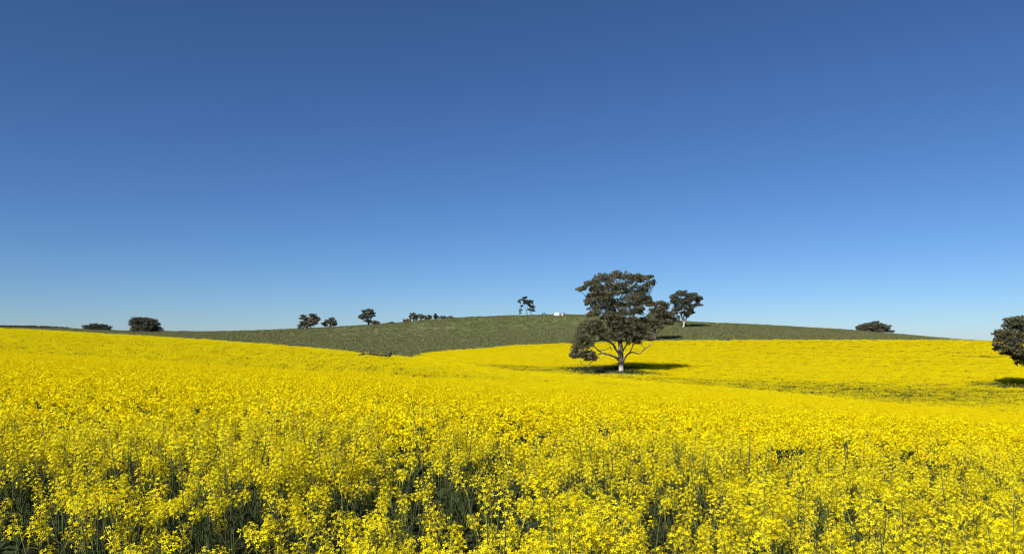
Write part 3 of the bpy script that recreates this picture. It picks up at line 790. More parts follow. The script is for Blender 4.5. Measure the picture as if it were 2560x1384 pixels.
# big gum in the crop; outline noted in an enlarged crop of the photo (4.613 x, corner 1260,660)
def zc(l): return [(1260 + a / 4.613, 660 + b / 4.613, c / 4.613, d / 4.613) for a, b, c, d in l]
BIG = zc([
 (878,256,36,20),(905,285,34,18),(962,262,44,22),(985,225,44,24),(1035,200,56,28),(1045,232,40,22),(1110,150,58,28),(1100,185,56,32),(1160,185,46,30),(1225,170,60,26),(1292,128,44,24),(1270,160,64,28),(1345,145,64,26),
 (1400,165,56,26),(1450,160,44,24),(1490,135,26,20),(1540,128,44,22),(1560,150,34,20),(1585,205,46,22),(1630,190,52,26),(1678,170,24,14),(1690,215,44,28),(1715,245,26,18),(1645,255,34,22),(1480,205,50,26),
 (1020,290,36,30),(1075,275,56,40),(1070,340,60,44),(1010,345,34,26),(1150,270,56,44),(1150,345,66,46),(1230,280,58,36),(1230,350,70,48),(1310,265,58,40),(1290,335,46,34),(1390,250,58,40),(1420,320,66,50),(1500,280,56,36),(1530,340,62,44),(1590,300,48,32),(1640,300,38,22),
 (985,405,42,36),(970,455,26,30),(1050,420,66,52),(1130,420,70,56),(1210,430,66,50),(1275,440,46,40),(1430,400,60,44),(1500,410,56,48),(1570,395,42,40),(1600,365,40,28),
 (1050,490,62,38),(1120,505,72,46),(1210,510,74,50),(1300,510,66,46),(1390,480,66,48),(1470,490,56,46),(1540,480,56,52),(1030,545,44,26),(985,570,26,14),(1080,560,44,22),(1600,440,46,40),(1655,420,46,34),(1680,445,32,26),
 (1200,580,56,30),(1290,590,66,36),(1380,580,62,44),(1475,570,40,44),(1560,570,56,50),(1350,640,80,44),(1270,650,60,40),(1440,640,70,52),(1180,640,60,34),
 (1320,720,76,56),(1240,720,52,46),(1400,720,66,56),(1480,720,66,60),(1560,680,80,64),(1640,690,66,60),(1660,760,52,56),(1580,770,72,62),(1490,800,64,54),(1410,800,58,54),(1330,800,54,54),(1270,800,40,40),(1340,860,36,44),(1600,845,60,38),(1660,850,40,36),(1530,850,44,30),(1690,890,16,14),
 (1000,690,86,50),(1080,690,70,46),(930,730,62,50),(1010,750,80,52),(1100,760,66,50),(870,790,46,50),(940,800,66,56),(1030,810,66,50),(1120,810,56,40),(1180,790,46,44),(860,850,40,44),(920,870,54,44),(990,875,52,34),(1160,865,36,22),
 (880,920,46,40),(860,970,46,36),(930,970,52,40),(985,940,40,36),(830,1010,46,36),(775,1040,34,28),(1290,860,40,44),(1420,865,50,44),(1530,885,50,36),(1470,850,50,44),(880,1020,50,36),(815,975,40,36),(845,925,40,40),(800,1030,40,36),(850,1060,44,26),(940,1040,54,36),(1000,1040,44,40),(1030,1070,28,24),(970,1085,40,22),(910,1070,40,18),(800,1070,26,14)])
def zl(l): return [(1260 + a / 4.613, 660 + b / 4.613, d, w / 4.613) for a, b, d, w in l]
BIG_LIMBS = [zl(x) for x in [
 [(1357,1272,0,74),(1352,1215,0,56),(1350,1120,0,58),(1348,1060,0,62),(1345,960,0,54),(1335,850,.1,48),(1325,740,.2,40),(1300,620,.3,32),(1275,500,.2,24),(1230,380,0,15),(1200,250,0,8)],
 [(1325,1110,0,30),(1290,1075,-.3,26),(1210,1045,-.8,21),(1130,1025,-1.2,18),(1060,1050,-1.6,13),(1010,1110,-2.0,9),(950,1160,-2.2,6),(890,1150,-2.3,5),(855,1105,-2.4,4)],
 [(1130,1025,-1.2,15),(1060,975,-1.0,13),(1010,915,-.8,10),(960,850,-.6,8),(900,790,-.4,5)],
 [(1338,1040,.2,30),(1300,985,.7,26),(1270,930,1.0,24),(1200,880,1.4,20),(1130,872,1.7,16),(1060,890,2.0,12),(980,850,2.3,8)],
 [(1372,1130,0,24),(1395,1070,-.4,22),(1430,1030,-.8,20),(1475,1015,-1.1,15),(1540,1030,-1.6,12),(1590,985,-2.0,11),(1650,935,-2.3,8),(1690,890,-2.5,5)],
 [(1440,1025,-.8,15),(1475,960,-.3,14),(1500,900,0,12),(1560,820,.3,9)],
 [(1372,1010,.4,18),(1400,960,.9,16),(1440,910,1.3,13),(1480,840,1.7,9)],
 [(1250,1000,.8,7),(1225,940,.9,6),(1200,890,1.4,5)],
 [(1060,1000,-1.3,6),(1140,990,-1.0,7),(1200,970,-.6,6),(1235,955,-.2,5)],
 [(1170,1035,-1.0,7),(1140,1070,-1.2,5),(1105,1105,-1.4,3)],
 [(1325,740,.2,28),(1400,660,-.8,24),(1480,600,-1.2,20),(1515,500,-1.4,16),(1535,400,-1.3,12),(1600,280,-1.0,7),(1680,220,-.8,4)],
 [(1300,620,.3,20),(1220,480,1.0,16),(1150,400,1.5,12),(1060,300,1.8,8),(980,250,1.8,4)],
 [(1275,500,.2,18),(1330,400,-.8,14),(1390,280,-1.3,9),(1440,180,-1.4,5)],
 [(1325,800,.2,18),(1240,700,-1.4,15),(1150,600,-2.1,11),(1060,520,-2.2,7)],
 [(1060,520,1.2,7),(985,420,1.0,6),(920,340,.8,5),(865,290,.6,3)],
 [(1560,470,-1.0,8),(1640,390,-.6,6),(1700,310,-.4,4),(1725,255,-.3,3)],
 [(1330,800,.2,16),(1430,740,1.6,13),(1530,700,2.4,9),(1620,680,2.7,5)],
]]
BIGX, BIGY = 1554.2, 130.0
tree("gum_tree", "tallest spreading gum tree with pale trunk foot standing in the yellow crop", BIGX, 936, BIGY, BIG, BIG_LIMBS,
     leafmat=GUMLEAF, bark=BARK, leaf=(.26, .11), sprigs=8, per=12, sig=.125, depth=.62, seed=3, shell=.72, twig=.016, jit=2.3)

def zq(l, k, ox, oy): return [(ox + a / k, oy + b / k, c / k, d / k) for a, b, c, d in l]
def zp(l, k, ox, oy): return [(ox + a / k, oy + b / k, d, w / k) for a, b, d, w in l]
# pale gum on the right shoulder of the hill (crop 9.886 x, corner 1560,720)
x_, y_, z_ = at(1709, 818)
C = zq([(1180,215,40,30),(1250,180,60,36),(1340,145,66,40),(1460,135,66,32),(1420,190,80,44),(1560,180,70,40),(1680,165,70,40),(1740,210,60,50),(1640,240,90,56),(1540,270,80,56),(1300,250,80,56),(1210,290,60,56),(1230,360,60,56),(1330,330,66,50),(1290,420,60,50),(1480,330,80,50),(1520,400,66,50),(1600,350,66,50),(1760,300,56,60),(1820,330,50,60),(1860,250,30,24),(1900,275,24,20),(1840,400,46,40),(1780,430,40,40),(1640,440,66,56),(1590,490,60,36),(1350,480,44,40),(1660,560,60,46),(1560,610,50,40),(1620,640,50,30),(1700,630,26,14),(1400,540,44,40),(1450,460,46,44),(1330,420,56,50),(1560,700,44,40),(1480,620,40,40),(1300,520,40,36),(1640,570,50,40)], 9.886, 1560, 720)
LB = [zp(x, 9.886, 1560, 720) for x in [
 [(1468,978,0,56),(1480,900,0,44),(1490,820,0,40),(1480,740,.3,34),(1500,600,.4,24),(1500,480,.4,18),(1480,320,.3,10)],
 [(1470,850,0,34),(1420,700,-.5,30),(1370,600,-.8,24),(1300,530,-1,16),(1220,480,-1.2,10),(1150,460,-1.3,6)],
 [(1500,840,0,32),(1560,720,.5,28),(1620,620,.8,22),(1720,520,1,16),(1810,420,1.1,8)],
 [(1440,760,0,24),(1410,560,-.9,18),(1400,380,-1.2,12),(1420,240,-1.2,6)],
 [(1520,780,0,24),(1600,560,-1,18),(1620,400,-1.3,12),(1720,260,-1.4,6)]]]
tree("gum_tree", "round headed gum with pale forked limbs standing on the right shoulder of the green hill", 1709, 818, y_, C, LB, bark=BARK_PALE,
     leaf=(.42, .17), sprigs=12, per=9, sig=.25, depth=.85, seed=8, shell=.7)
# low spreading gum behind the big one, at the edge of the pasture
C = zq([(560,260,40,24),(600,300,60,44),(640,340,50,40),(600,420,60,40),(690,420,70,50),(760,410,46,40),(880,350,50,26),(930,360,36,28),(1020,385,56,26),(1060,415,40,18),(860,490,80,46),(960,490,80,46),(1020,510,50,40),(700,560,100,46),(820,570,100,56),(930,580,90,50),(1030,650,80,60),(900,660,100,64),(760,660,100,60),(640,660,80,56),(1120,720,90,64),(1220,750,60,50),(1160,820,80,50),(1010,770,90,64),(880,780,90,64),(760,790,90,64),(640,780,80,60),(700,880,80,50),(820,880,80,50),(920,870,80,50),(1060,860,70,46),(860,950,60,36),(740,960,60,40),(640,900,60,60)], 9.886, 1560, 720)
LB = [zp(x, 9.886, 1560, 720) for x in [
 [(760,1275,0,84),(765,1180,0,66),(770,1080,0,56),(760,960,.2,44),(770,800,.3,30),(800,640,.3,16)],
 [(790,1180,0,30),(850,1070,-.8,26),(930,980,-1.3,20),(1030,930,-1.8,12),(1120,840,-2,7)],
 [(740,1100,0,34),(720,980,1,28),(680,860,1.5,18),(620,700,1.8,9)],
 [(765,1050,0,30),(860,900,1,22),(960,760,1.6,12),(1050,660,1.8,6)]]]
xa, ya, za = at(1636, 850, 212)
tree("gum_tree", "broad leafy gum partly hidden behind the tallest gum at the edge of the green hill", 1636, 848, ya, C, LB, leafmat=GUMLEAF, bark=BARK_DARK,
     leaf=(.34, .15), sprigs=14, per=10, sig=.25, depth=.8, seed=12, shell=.65)
# grey bush between them, higher on the hill
x_, y_, z_ = at(1690, 806)
C = zq([(1150,590,40,30),(1230,570,50,40),(1280,600,60,40),(1200,650,70,50),(1300,660,70,50),(1110,680,60,50),(1330,720,60,50),(1250,740,70,50),(1150,760,60,50),(1340,790,40,26),(1220,520,26,26)], 9.886, 1560, 720)
tree("gum_tree", "low grey leafy tree between the broad gum and the round headed gum on the hill", 1686, 806, y_, C, leaf=(.42, .2), sprigs=10, per=8, trunk_w=4, seed=15)

# right edge of the frame
xr, yr = None, 121.0
C = zq([(500,195,20,14),(525,215,34,24),(560,190,30,20),(580,225,40,34),(620,190,44,34),(645,150,40,18),(690,180,44,34),(740,170,44,34),(540,270,46,30),(600,290,50,40),(660,260,56,46),(720,260,60,50),(790,220,60,50),(850,290,60,60),
 (380,350,24,20),(420,350,40,28),(330,425,30,28),(380,420,50,44),(450,390,56,40),(510,380,40,36),(285,470,16,18),(350,490,44,28),(430,470,60,44),(510,460,60,44),(590,430,60,44),(640,360,50,40),(700,360,60,50),(780,380,60,50),(860,400,60,60),
 (400,540,44,28),(470,540,56,40),(550,540,60,50),(640,500,66,56),(720,480,66,60),(800,490,60,60),(290,560,22,10),(335,585,18,14),(340,615,12,10),(400,600,10,8),(460,600,34,24),(530,620,44,34),(600,630,56,44),(680,610,60,56),(760,610,60,56),
 (480,660,14,10),(570,690,36,30),(630,720,50,40),(700,710,56,50),(780,720,60,50),(650,780,34,30),(700,810,46,40),(760,820,56,46),(840,700,60,60),(850,820,50,50),(900,600,60,60),(920,480,50,60)], 6.017, 2440, 770)
C = [(a + 3, b, c, d) for a, b, c, d in C]
LB = [[(2586, 968, 0, 15), (2586, 940, 0, 11), (2584, 905, 0, 10), (2576, 870, .2, 8), (2570, 830, .2, 5), (2565, 800, .1, 2.5)],
      [(2584, 905, 0, 7), (2560, 885, -.5, 6), (2535, 865, -.8, 4), (2505, 845, -1, 2)],
      [(2585, 900, 0, 7), (2590, 860, 1, 5), (2560, 820, 1.3, 3)], [(2585, 910, 0, 6), (2598, 880, -.6, 5), (2585, 840, -1, 3)]]
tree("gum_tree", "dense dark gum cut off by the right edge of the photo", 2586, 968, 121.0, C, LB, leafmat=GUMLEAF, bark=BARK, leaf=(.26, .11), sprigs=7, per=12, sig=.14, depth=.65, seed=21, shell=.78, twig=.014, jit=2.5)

# two dark clumped trees on the far left skyline (crop 10.667 x, corner 190,780)
def skyl(name, label, bx, by, clumps_, limbs=None, **kw):
    x, y, z = at(bx, by)
    return tree(name, label, bx, by, y, clumps_, limbs, **kw)
q = lambda l: zq(l, 10.667, 190, 780)
skyl("scrub_tree", "long low dark bush with two humps, leftmost tree on the skyline", 232, 825, q([(240,420,46,40),(310,390,56,44),(390,370,60,44),(460,360,60,40),(540,380,56,46),(300,440,60,36),(420,440,70,40),(540,440,60,36),(640,370,50,34),(700,380,60,46),(770,370,40,34),(820,410,50,34),(690,440,70,40),(800,450,60,34),(870,430,40,26),(890,475,30,14)]),
     leafmat=DARKLEAF, leaf=(.40, .22), sprigs=12, per=9, trunk_w=3.5, depth=.6, seed=31)
skyl("scrub_tree", "big rounded dark tree with foliage down to the ground on the left skyline", 362, 830, q([(1510,260,40,40),(1530,220,50,34),(1510,310,44,30),(1600,190,70,36),(1600,260,70,44),(1580,320,70,40),(1700,185,70,36),(1700,260,80,44),(1810,170,60,30),(1820,240,80,50),(1910,180,50,34),(1930,240,70,46),(2010,230,44,36),(2040,300,60,44),(2120,290,44,34),(2140,330,26,16),(1580,390,50,36),(1680,350,80,46),(1800,350,80,46),(1930,340,80,46),(2060,370,70,46),(2150,390,40,40),(1590,450,44,36),(1680,440,70,46),(1790,450,70,46),(1900,440,70,46),(2010,450,70,46),(2110,450,70,46),(2200,470,56,36),(2270,490,36,30),(1520,485,46,18),(1640,500,60,26),(1780,510,60,26),(1920,510,60,26),(2060,510,60,26),(2180,510,50,22)]),
     leafmat=DARKLEAF, leaf=(.40, .22), sprigs=12, per=9, trunk_w=6, depth=.7, seed=32, shell=.6)
# three open gums on the left skyline (crop 11.13 x, corner 730,770)
q = lambda l: zq(l, 11.13, 730, 770)
skyl("gum_tree", "wide gum with two separate tops, left of the three skyline gums", 767, 822, q([(330,220,40,22),(300,260,56,34),(350,270,50,34),(270,290,36,20),(380,310,40,24),(430,300,46,26),(520,220,40,22),(590,190,56,28),(620,215,40,22),(650,240,36,14),(580,260,36,40),(640,290,46,30),(700,300,40,34),(740,320,36,22),(700,370,30,26),(620,380,50,26),(560,340,50,36),(650,415,40,22),(580,440,46,24),(500,380,60,40),(430,370,60,46),(340,370,60,36),(270,375,30,20),(300,420,56,40),(390,440,70,50),(480,450,60,40),(280,470,40,36),(350,500,60,40),(440,510,60,40),(520,490,50,34),(400,540,60,26),(210,500,36,22),(190,540,44,26),(250,545,50,24)]),
     leaf=(.42, .2), sprigs=7, per=8, trunk_w=6, depth=.8, seed=41, sig=.22)
skyl("gum_tree", "small open gum with a single raised top, middle of the three skyline gums", 825, 817, q([(1110,255,36,22),(1090,285,46,24),(1150,275,34,14),(1090,330,30,30),(980,350,40,26),(1020,370,50,34),(930,385,36,20),(1080,390,50,40),(1150,370,46,36),(1205,350,26,24),(1190,400,44,34),(1220,440,34,26),(1150,440,46,34),(930,430,44,34),(870,460,34,16),(940,475,50,30),(1010,430,36,40),(1100,470,40,30),(1170,490,44,24)]),
     leaf=(.42, .2), sprigs=7, per=8, trunk_w=4, depth=.8, seed=42, sig=.22)
skyl("gum_tree", "upright gum narrowing to its foot, right of the three skyline gums", 922, 812, q([(1990,105,40,20),(2030,95,30,14),(2120,70,44,24),(2170,60,34,18),(2230,80,30,26),(2280,130,30,18),(2250,140,36,30),(2280,175,36,18),(2140,120,56,36),(2060,150,50,36),(1990,165,40,22),(2010,200,44,24),(1915,200,30,20),(1890,245,40,30),(1940,250,44,36),(2040,230,56,40),(2140,190,60,44),(2220,200,44,36),(2100,270,66,46),(2200,270,50,40),(2000,290,40,34),(2080,340,60,44),(2180,330,50,44),(2110,400,40,40),(2170,400,40,30)]),
     leaf=(.42, .2), sprigs=8, per=8, trunk_w=5, depth=.8, seed=43, sig=.22)
skyl("scrub_tree", "low round bush at the foot of the upright skyline gum", 938, 812, q([(2280,380,40,26),(2240,420,44,34),(2310,410,56,40),(2380,400,44,30),(2400,420,34,26),(2270,450,50,22),(2350,450,50,22)]), leaf=(.4, .2), sprigs=9, per=8, trunk_w=2, seed=44, cat='bush')
q = lambda l: [(a, b, c * 1.12, d * 1.1) for a, b, c, d in zq(l, 13.47, 960, 770)]
skyl("scrub_tree", "tiny dark bush on the skyline left of the tree clump", 978, 809, q([(190,490,30,14),(240,500,44,20),(300,495,34,18)]), leafmat=DARKLEAF, leaf=(.35, .18), sprigs=9, per=7, trunk_w=1.5, seed=45, cat='bush')
skyl("scrub_tree", "low green bush at the left end of the skyline tree clump", 1014, 806, q([(690,440,40,34),(720,430,44,36),(740,460,40,30),(670,470,30,20)]), leaf=(.35, .2), sprigs=9, per=8, trunk_w=2, seed=46, cat='bush')
skyl("scrub_tree", "low grey bush behind the tallest tree of the skyline clump", 1021, 805, q([(800,400,40,24),(840,410,44,30),(800,440,40,26),(870,440,36,26)]), leaf=(.35, .2), sprigs=9, per=8, trunk_w=2, seed=47, cat='bush')
skyl("gum_tree", "tallest tree of the skyline clump, with a rounded dark head", 1033, 803, q([(920,230,36,24),(970,205,50,26),(1000,210,40,30),(890,270,26,20),(960,260,60,40),(1040,260,44,34),(1100,230,34,18),(1000,310,60,44),(1080,310,60,44),(1120,330,46,40),(900,340,36,30),(1000,380,56,40),(1090,390,60,36),(930,390,40,30)]), leaf=(.4, .2), sprigs=9, per=8, trunk_w=4, seed=48, sig=.2)
skyl("gum_tree", "middle tree of the skyline clump, grey and round topped", 1054, 802, q([(1180,270,40,24),(1250,240,40,24),(1290,225,34,16),(1240,290,60,40),(1320,290,44,34),(1380,270,24,24),(1350,330,56,40),(1260,350,60,44),(1200,330,50,40),(1310,390,60,30),(1220,390,50,26)]), leaf=(.4, .2), sprigs=9, per=8, trunk_w=4, seed=49, sig=.2)
skyl("gum_tree", "right tree of the skyline clump, beside the gap", 1073, 801, q([(1500,245,36,22),(1480,280,44,26),(1570,270,30,16),(1540,310,44,26),(1590,320,26,14),(1430,340,50,34),(1500,350,56,36),(1450,385,56,26),(1550,370,34,26)]), leaf=(.4, .2), sprigs=9, per=8, trunk_w=3, seed=50, sig=.2)
skyl("gum_tree", "slim dark tree right of the gap in the skyline clump", 1090, 799, q([(1735,205,34,20),(1720,250,46,34),(1770,260,40,34),(1700,310,40,24),(1740,320,56,36),(1800,320,34,30),(1740,365,46,22)]), leafmat=DARKLEAF, leaf=(.4, .2), sprigs=9, per=8, trunk_w=3, seed=51, sig=.2)
skyl("scrub_tree", "long low line of grey scrub at the right end of the skyline clump", 1114, 797, q([(1860,310,40,26),(1920,300,34,20),(1880,345,46,20),(1970,320,44,30),(2040,290,50,26),(2050,330,50,26),(2110,310,44,30),(2180,290,40,20),(2170,330,50,26),(2260,290,34,18),(2260,325,50,22),(2340,325,40,14)]), leaf=(.4, .2), sprigs=8, per=8, trunk_w=2, seed=52, depth=.3, cat='bush')
# hilltop trees left of the tank (crop 16 x, corner 1280,730)
q = lambda l: zq(l, 16, 1280, 730)
ql = lambda l: zp(l, 16, 1280, 730)
skyl("gum_tree", "thin sparse sapling, left of the three hilltop trees", 1298, 787, q([(380,550,46,20),(430,570,26,24),(385,630,30,30),(340,580,24,12),(340,700,40,50),(380,700,30,30),(310,760,30,50),(340,800,24,40)]), [ql(x) for x in [
  [(285,905,0,22),(295,850,0,16),(320,760,0,11),(370,640,0,6),(390,570,0,3)], [(285,880,0,9),(270,720,.1,7),(235,660,.1,5),(210,600,.1,3)], [(285,860,0,5),(240,830,-.2,4),(205,790,-.3,3)]]],
  leafmat=DARKLEAF, leaf=(.32, .14), sprigs=7, per=6, sig=.18, seed=61, depth=.6)
skyl("gum_tree", "tall forked tree, middle of the three hilltop trees", 1318, 787, q([(270,355,28,16),(310,330,34,20),(340,370,14,16),(385,290,14,12),(450,235,34,16),(500,225,46,18),(555,215,36,22),(550,255,26,14),(470,305,46,20),(480,370,36,24),(540,370,44,26),(600,330,40,22),(620,375,56,36),(700,330,34,24),(720,380,50,44),(760,410,36,34),(700,430,50,24),(590,420,40,22),(490,440,20,30),(690,500,44,30)]), [ql(x) for x in [
  [(606,908,0,34),(595,820,0,28),(585,745,0,24),(550,690,.2,17),(520,610,.3,12),(510,500,.3,8),(480,420,.3,5),(460,320,.2,3)],
  [(590,740,0,20),(620,660,-.2,15),(610,580,-.3,12),(650,500,-.4,9),(700,420,-.4,6)], [(610,580,-.3,8),(560,500,-.5,6),(540,400,-.6,4)], [(480,420,.3,4),(400,360,.4,3),(310,350,.4,2)]]],
  leafmat=DARKLEAF, leaf=(.32, .15), sprigs=11, per=7, sig=.2, seed=62, depth=.7)
skyl("gum_tree", "tree leafy down one side, right of the three hilltop trees", 1327, 787, q([(740,460,50,40),(800,480,40,30),(825,420,16,14),(780,530,50,36),(700,560,40,26),(790,590,50,40),(850,575,26,24),(800,640,50,30),(880,655,24,20),(920,610,20,16),(680,690,34,30),(700,720,30,26),(820,720,56,24),(905,715,30,14),(790,750,46,24),(850,750,34,20)]), [ql(x) for x in [
  [(762,908,0,28),(760,830,0,22),(745,740,0,14),(740,640,.1,11),(745,520,.1,6)], [(765,840,0,14),(820,770,-.3,10),(880,690,-.4,6),(920,620,-.4,3)], [(750,800,0,9),(700,730,.3,6),(670,680,.4,3)]]],
  leafmat=DARKLEAF, leaf=(.32, .15), sprigs=11, per=7, sig=.2, seed=63, depth=.7)
for bx, by, c, lab, sd in ((1356.5, 786.5, [(1215,870,20,18),(1225,890,22,14)], "tiny shrub left of the white tank, first of the pair on the hilltop", 64),
                       (1364, 786.5, [(1310,865,16,22),(1340,885,46,14),(1390,890,36,10)], "small spreading shrub nearest to the left of the white tank", 65),
                       (1418, 787, [(2170,890,24,16),(2230,900,40,10)], "small shrub just right of the dark tank shed", 66)):
    skyl("shrub", lab, bx, by, q(c), leafmat=DARKLEAF, leaf=(.25, .12), sprigs=7, per=6, sig=.12, trunk_w=.6, seed=sd, cat='bush')
# spreading bush on the right skyline (crop 19.69 x, corner 2120,790)
q = lambda l: zq(l, 19.69, 2120, 790)
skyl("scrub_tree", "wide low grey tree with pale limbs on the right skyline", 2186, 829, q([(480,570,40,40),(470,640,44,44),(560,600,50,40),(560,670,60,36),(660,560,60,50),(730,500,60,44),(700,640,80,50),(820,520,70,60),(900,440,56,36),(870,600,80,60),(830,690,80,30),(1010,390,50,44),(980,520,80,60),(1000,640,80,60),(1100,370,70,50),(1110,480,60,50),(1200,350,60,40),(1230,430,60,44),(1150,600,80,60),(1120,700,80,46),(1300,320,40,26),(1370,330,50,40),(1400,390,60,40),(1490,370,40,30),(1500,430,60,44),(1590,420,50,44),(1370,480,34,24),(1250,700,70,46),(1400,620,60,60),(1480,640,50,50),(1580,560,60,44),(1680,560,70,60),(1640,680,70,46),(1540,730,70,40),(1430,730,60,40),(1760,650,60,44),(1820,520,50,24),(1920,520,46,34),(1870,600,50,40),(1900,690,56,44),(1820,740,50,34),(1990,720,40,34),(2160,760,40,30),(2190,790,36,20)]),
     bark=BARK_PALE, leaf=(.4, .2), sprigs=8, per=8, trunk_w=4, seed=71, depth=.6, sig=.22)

# dark far-off belt of trees on the left skyline
def belt():
    rng = np.random.default_rng(77); px = rng.uniform(-240, 196, 5200); n = len(px)
    Y = rng.uniform(352, 366, n); X = (px - CX) / F * Y
    top = np.interp(px, [-240, 0, 60, 120, 165, 196], [804, 813.8, 813.8, 814.8, 818.0, 822.4]) + (vnoise(px / 7, px * 0, 3) - .5) * 1.3
    z1 = EYE + (HY - top) / F * Y; g = ground_z(X, Y); z = g + (z1 - g) * rng.uniform(0, 1, n) ** .6
    C = np.stack([X, Y, z], 1)
    qd = leaf_quads(C, rand_unit(n, rng), rand_unit(n, rng), rng.uniform(.5, .9, n), rng.uniform(.3, .6, n))
    o = link("distant_woodland", quads_mesh("distant_woodland", qd, None, [DARKLEAF]))
    tag(o, "dark low belt of far trees along the left skyline", None, None, 'stuff')
belt()

# ------------------------------------------------------------------ tank and its shed on the hilltop
def ring(r, z, n=32): return [(r * math.cos(2 * math.pi * k / n), r * math.sin(2 * math.pi * k / n), z) for k in range(n)]
def lathe(mb, prof, n=32, m=0):
    b = len(mb.v)
    for r_, z in prof: mb.v.extend(ring(r_, z, n))
    for i in range(len(prof) - 1):
        for k in range(n):
            mb.f.append((b + i * n + k, b + i * n + (k + 1) % n, b + (i + 1) * n + (k + 1) % n, b + (i + 1) * n + k)); mb.m.append(m)
    mb.f.append(tuple(b + (len(prof) - 1) * n + k for k in range(n))); mb.m.append(m)
def box(mb, x0, x1, y0, y1, z0, z1, m=0):
    v = [(x0, y0, z0), (x1, y0, z0), (x1, y1, z0), (x0, y1, z0), (x0, y0, z1), (x1, y0, z1), (x1, y1, z1), (x0, y1, z1)]
    mb.add(v, [(0, 3, 2, 1), (4, 5, 6, 7), (0, 1, 5, 4), (1, 2, 6, 5), (2, 3, 7, 6), (3, 0, 4, 7)], m)
tx, ty, tz = at(1393, 788.6)
u = ty / F
rt = 8.2 * u
t = empty("water_tank", (tx, ty, tz - .1)); tag(t, "round white water tank with a shallow domed roof on the hilltop", "water tank")
mb = MB(); prof = []
for i in range(9):
    z = i * 5.8 * u / 8; prof += [(rt, z), (rt * 1.012, z + .25 * u), (rt, z + .5 * u)] if i < 8 else [(rt, z)]
lathe(mb, prof); link("wall", mb.mesh("wall", [WHITE]), t)
mb = MB(); zt = 5.8 * u + .004
lathe(mb, [(rt * 1.03, zt), (rt * 1.03, zt + .05), (rt * .8, zt + .16), (rt * .5, zt + .24), (rt * .2, zt + .28), (.05, zt + .29)]); link("roof", mb.mesh("roof", [WHITE], True), t)
mb = MB(); lathe(mb, [(.28, 0), (.28, .12), (.2, .16)], 12); h = link("hatch", mb.mesh("hatch", [STEEL]), t); h.location = (rt * .35, -rt * .3, zt + .22)
mb = MB(); mb.tube([(-rt * 1.12, -.2, 0), (-rt * 1.12, -.2, 7.0 * u), (-rt * .9, -.2, 7.4 * u)], [.07, .07, .07], 8); link("inlet_pipe", mb.mesh("inlet_pipe", [DARKSTEEL], True), t)
sx, sy, sz = at(1408, 788.8)
t = empty("tank_shed", (sx, sy, sz - .1)); tag(t, "small dark metal shed with a pale door beside the white tank", "shed")
w = 4.2 * u; hh = 6.6 * u
mb = MB(); box(mb, -w, w, -w * .8, w * .8, 0, hh); link("wall", mb.mesh("wall", [DARKSTEEL]), t)
mb = MB(); v = [(-w * 1.1, -w, hh + .003), (w * 1.1, -w, hh + .003), (w * 1.1, w, hh + .003), (-w * 1.1, w, hh + .003), (-w * 1.1, -w, hh + .18), (w * 1.1, -w, hh + .06), (w * 1.1, w, hh + .06), (-w * 1.1, w, hh + .18)]
mb.add(v, [(0, 3, 2, 1), (4, 5, 6, 7), (0, 1, 5, 4), (1, 2, 6, 5), (2, 3, 7, 6), (3, 0, 4, 7)]); link("roof", mb.mesh("roof", [STEEL]), t)
mb = MB(); box(mb, -w * .92, -w * .2, -w * .8 - .05, -w * .8 - .004, 0.05, hh * .9); d = link("door", mb.mesh("door", [WHITE]), t)
mb = MB(); box(mb, -w * .30, -w * .26, -w * .8 - .09, -w * .8 - .052, hh * .42, hh * .5); link("handle", mb.mesh("handle", [STEEL]), d)

# ------------------------------------------------------------------ rocks
def rock_mesh(seed, mat):
    rng = random.Random(seed); import bmesh
    bm = bmesh.new(); bmesh.ops.create_icosphere(bm, subdivisions=2, radius=1.0)
    ph = [rng.uniform(0, 6.28) for _ in range(6)]
    for v in bm.verts:
        d = v.co.copy(); k = 1 + .18 * math.sin(2.3 * d.x + ph[0]) + .16 * math.sin(3.1 * d.y + ph[1]) + .12 * math.sin(4.3 * d.z + ph[2]) + rng.uniform(-.05, .05)
        v.co = d * k; v.co.z = max(v.co.z, -.35)
    me = bpy.data.meshes.new("rock"); bm.to_mesh(me); bm.free(); me.materials.append(mat); return me
RK = [rock_mesh(700 + k, ROCK) for k in range(5)]
rr = random.Random(5)
def rock(px, py, w, h, label, group):
    x, y, z = at(px, py); u = y / F
    o = link("rock", RK[rr.randrange(5)]); o.location = (x, y, z + .12 * h * u)
    o.scale = (w * u * .42, w * u * .42 * rr.uniform(.6, .9), h * u * .65); o.rotation_euler = (rr.uniform(-.2, .2), rr.uniform(-.2, .2), rr.uniform(0, 6.28))
    tag(o, label, "rock", group)
ORD = ["leftmost", "second from the left", "third from the left", "fourth from the left", "fifth from the left", "sixth from the left", "seventh from the left", "rightmost"]
def rocks(where, lst):
    lst = sorted(lst)
    for i, (px, py, w, h) in enumerate(lst):
        o = "rightmost" if i == len(lst) - 1 else ("middle" if len(lst) == 3 and i == 1 else ORD[i])
        rock(px, py, w, h, "pale rock, %s of those %s" % (o, where), "rocks " + where)
rocks("below the left skyline gums", [(750,826,5,2.5),(732,837,4,2),(726,839.5,4,2),(799,832,6,3),(794,827.5,4,2),(775,829,4,2),(787,823,4,2),(765,822.5,3,2)])
rocks("below the upright skyline gum", [(841,829,4,2),(941,827,6,3),(936,829.5,5,2.5),(915,838,4,2),(909,825,4,2),(969,834,4,2)])
rock(1076, 800.5, 7, 4, "large white rock in the gap of the skyline tree clump", None)
rock(1030, 804, 5, 3, "white rock at the foot of the tallest tree in the skyline clump", None)
rock(1059.5, 811, 6, 2.5, "white rock on open grass below the skyline clump, left one of a pair", None)
rock(1068, 812.5, 4, 2.5, "white rock on open grass below the skyline clump, right one of a pair", None)
rock(1039, 834, 4, 2, "lone pale rock midway down the green slope below the skyline clump", None)
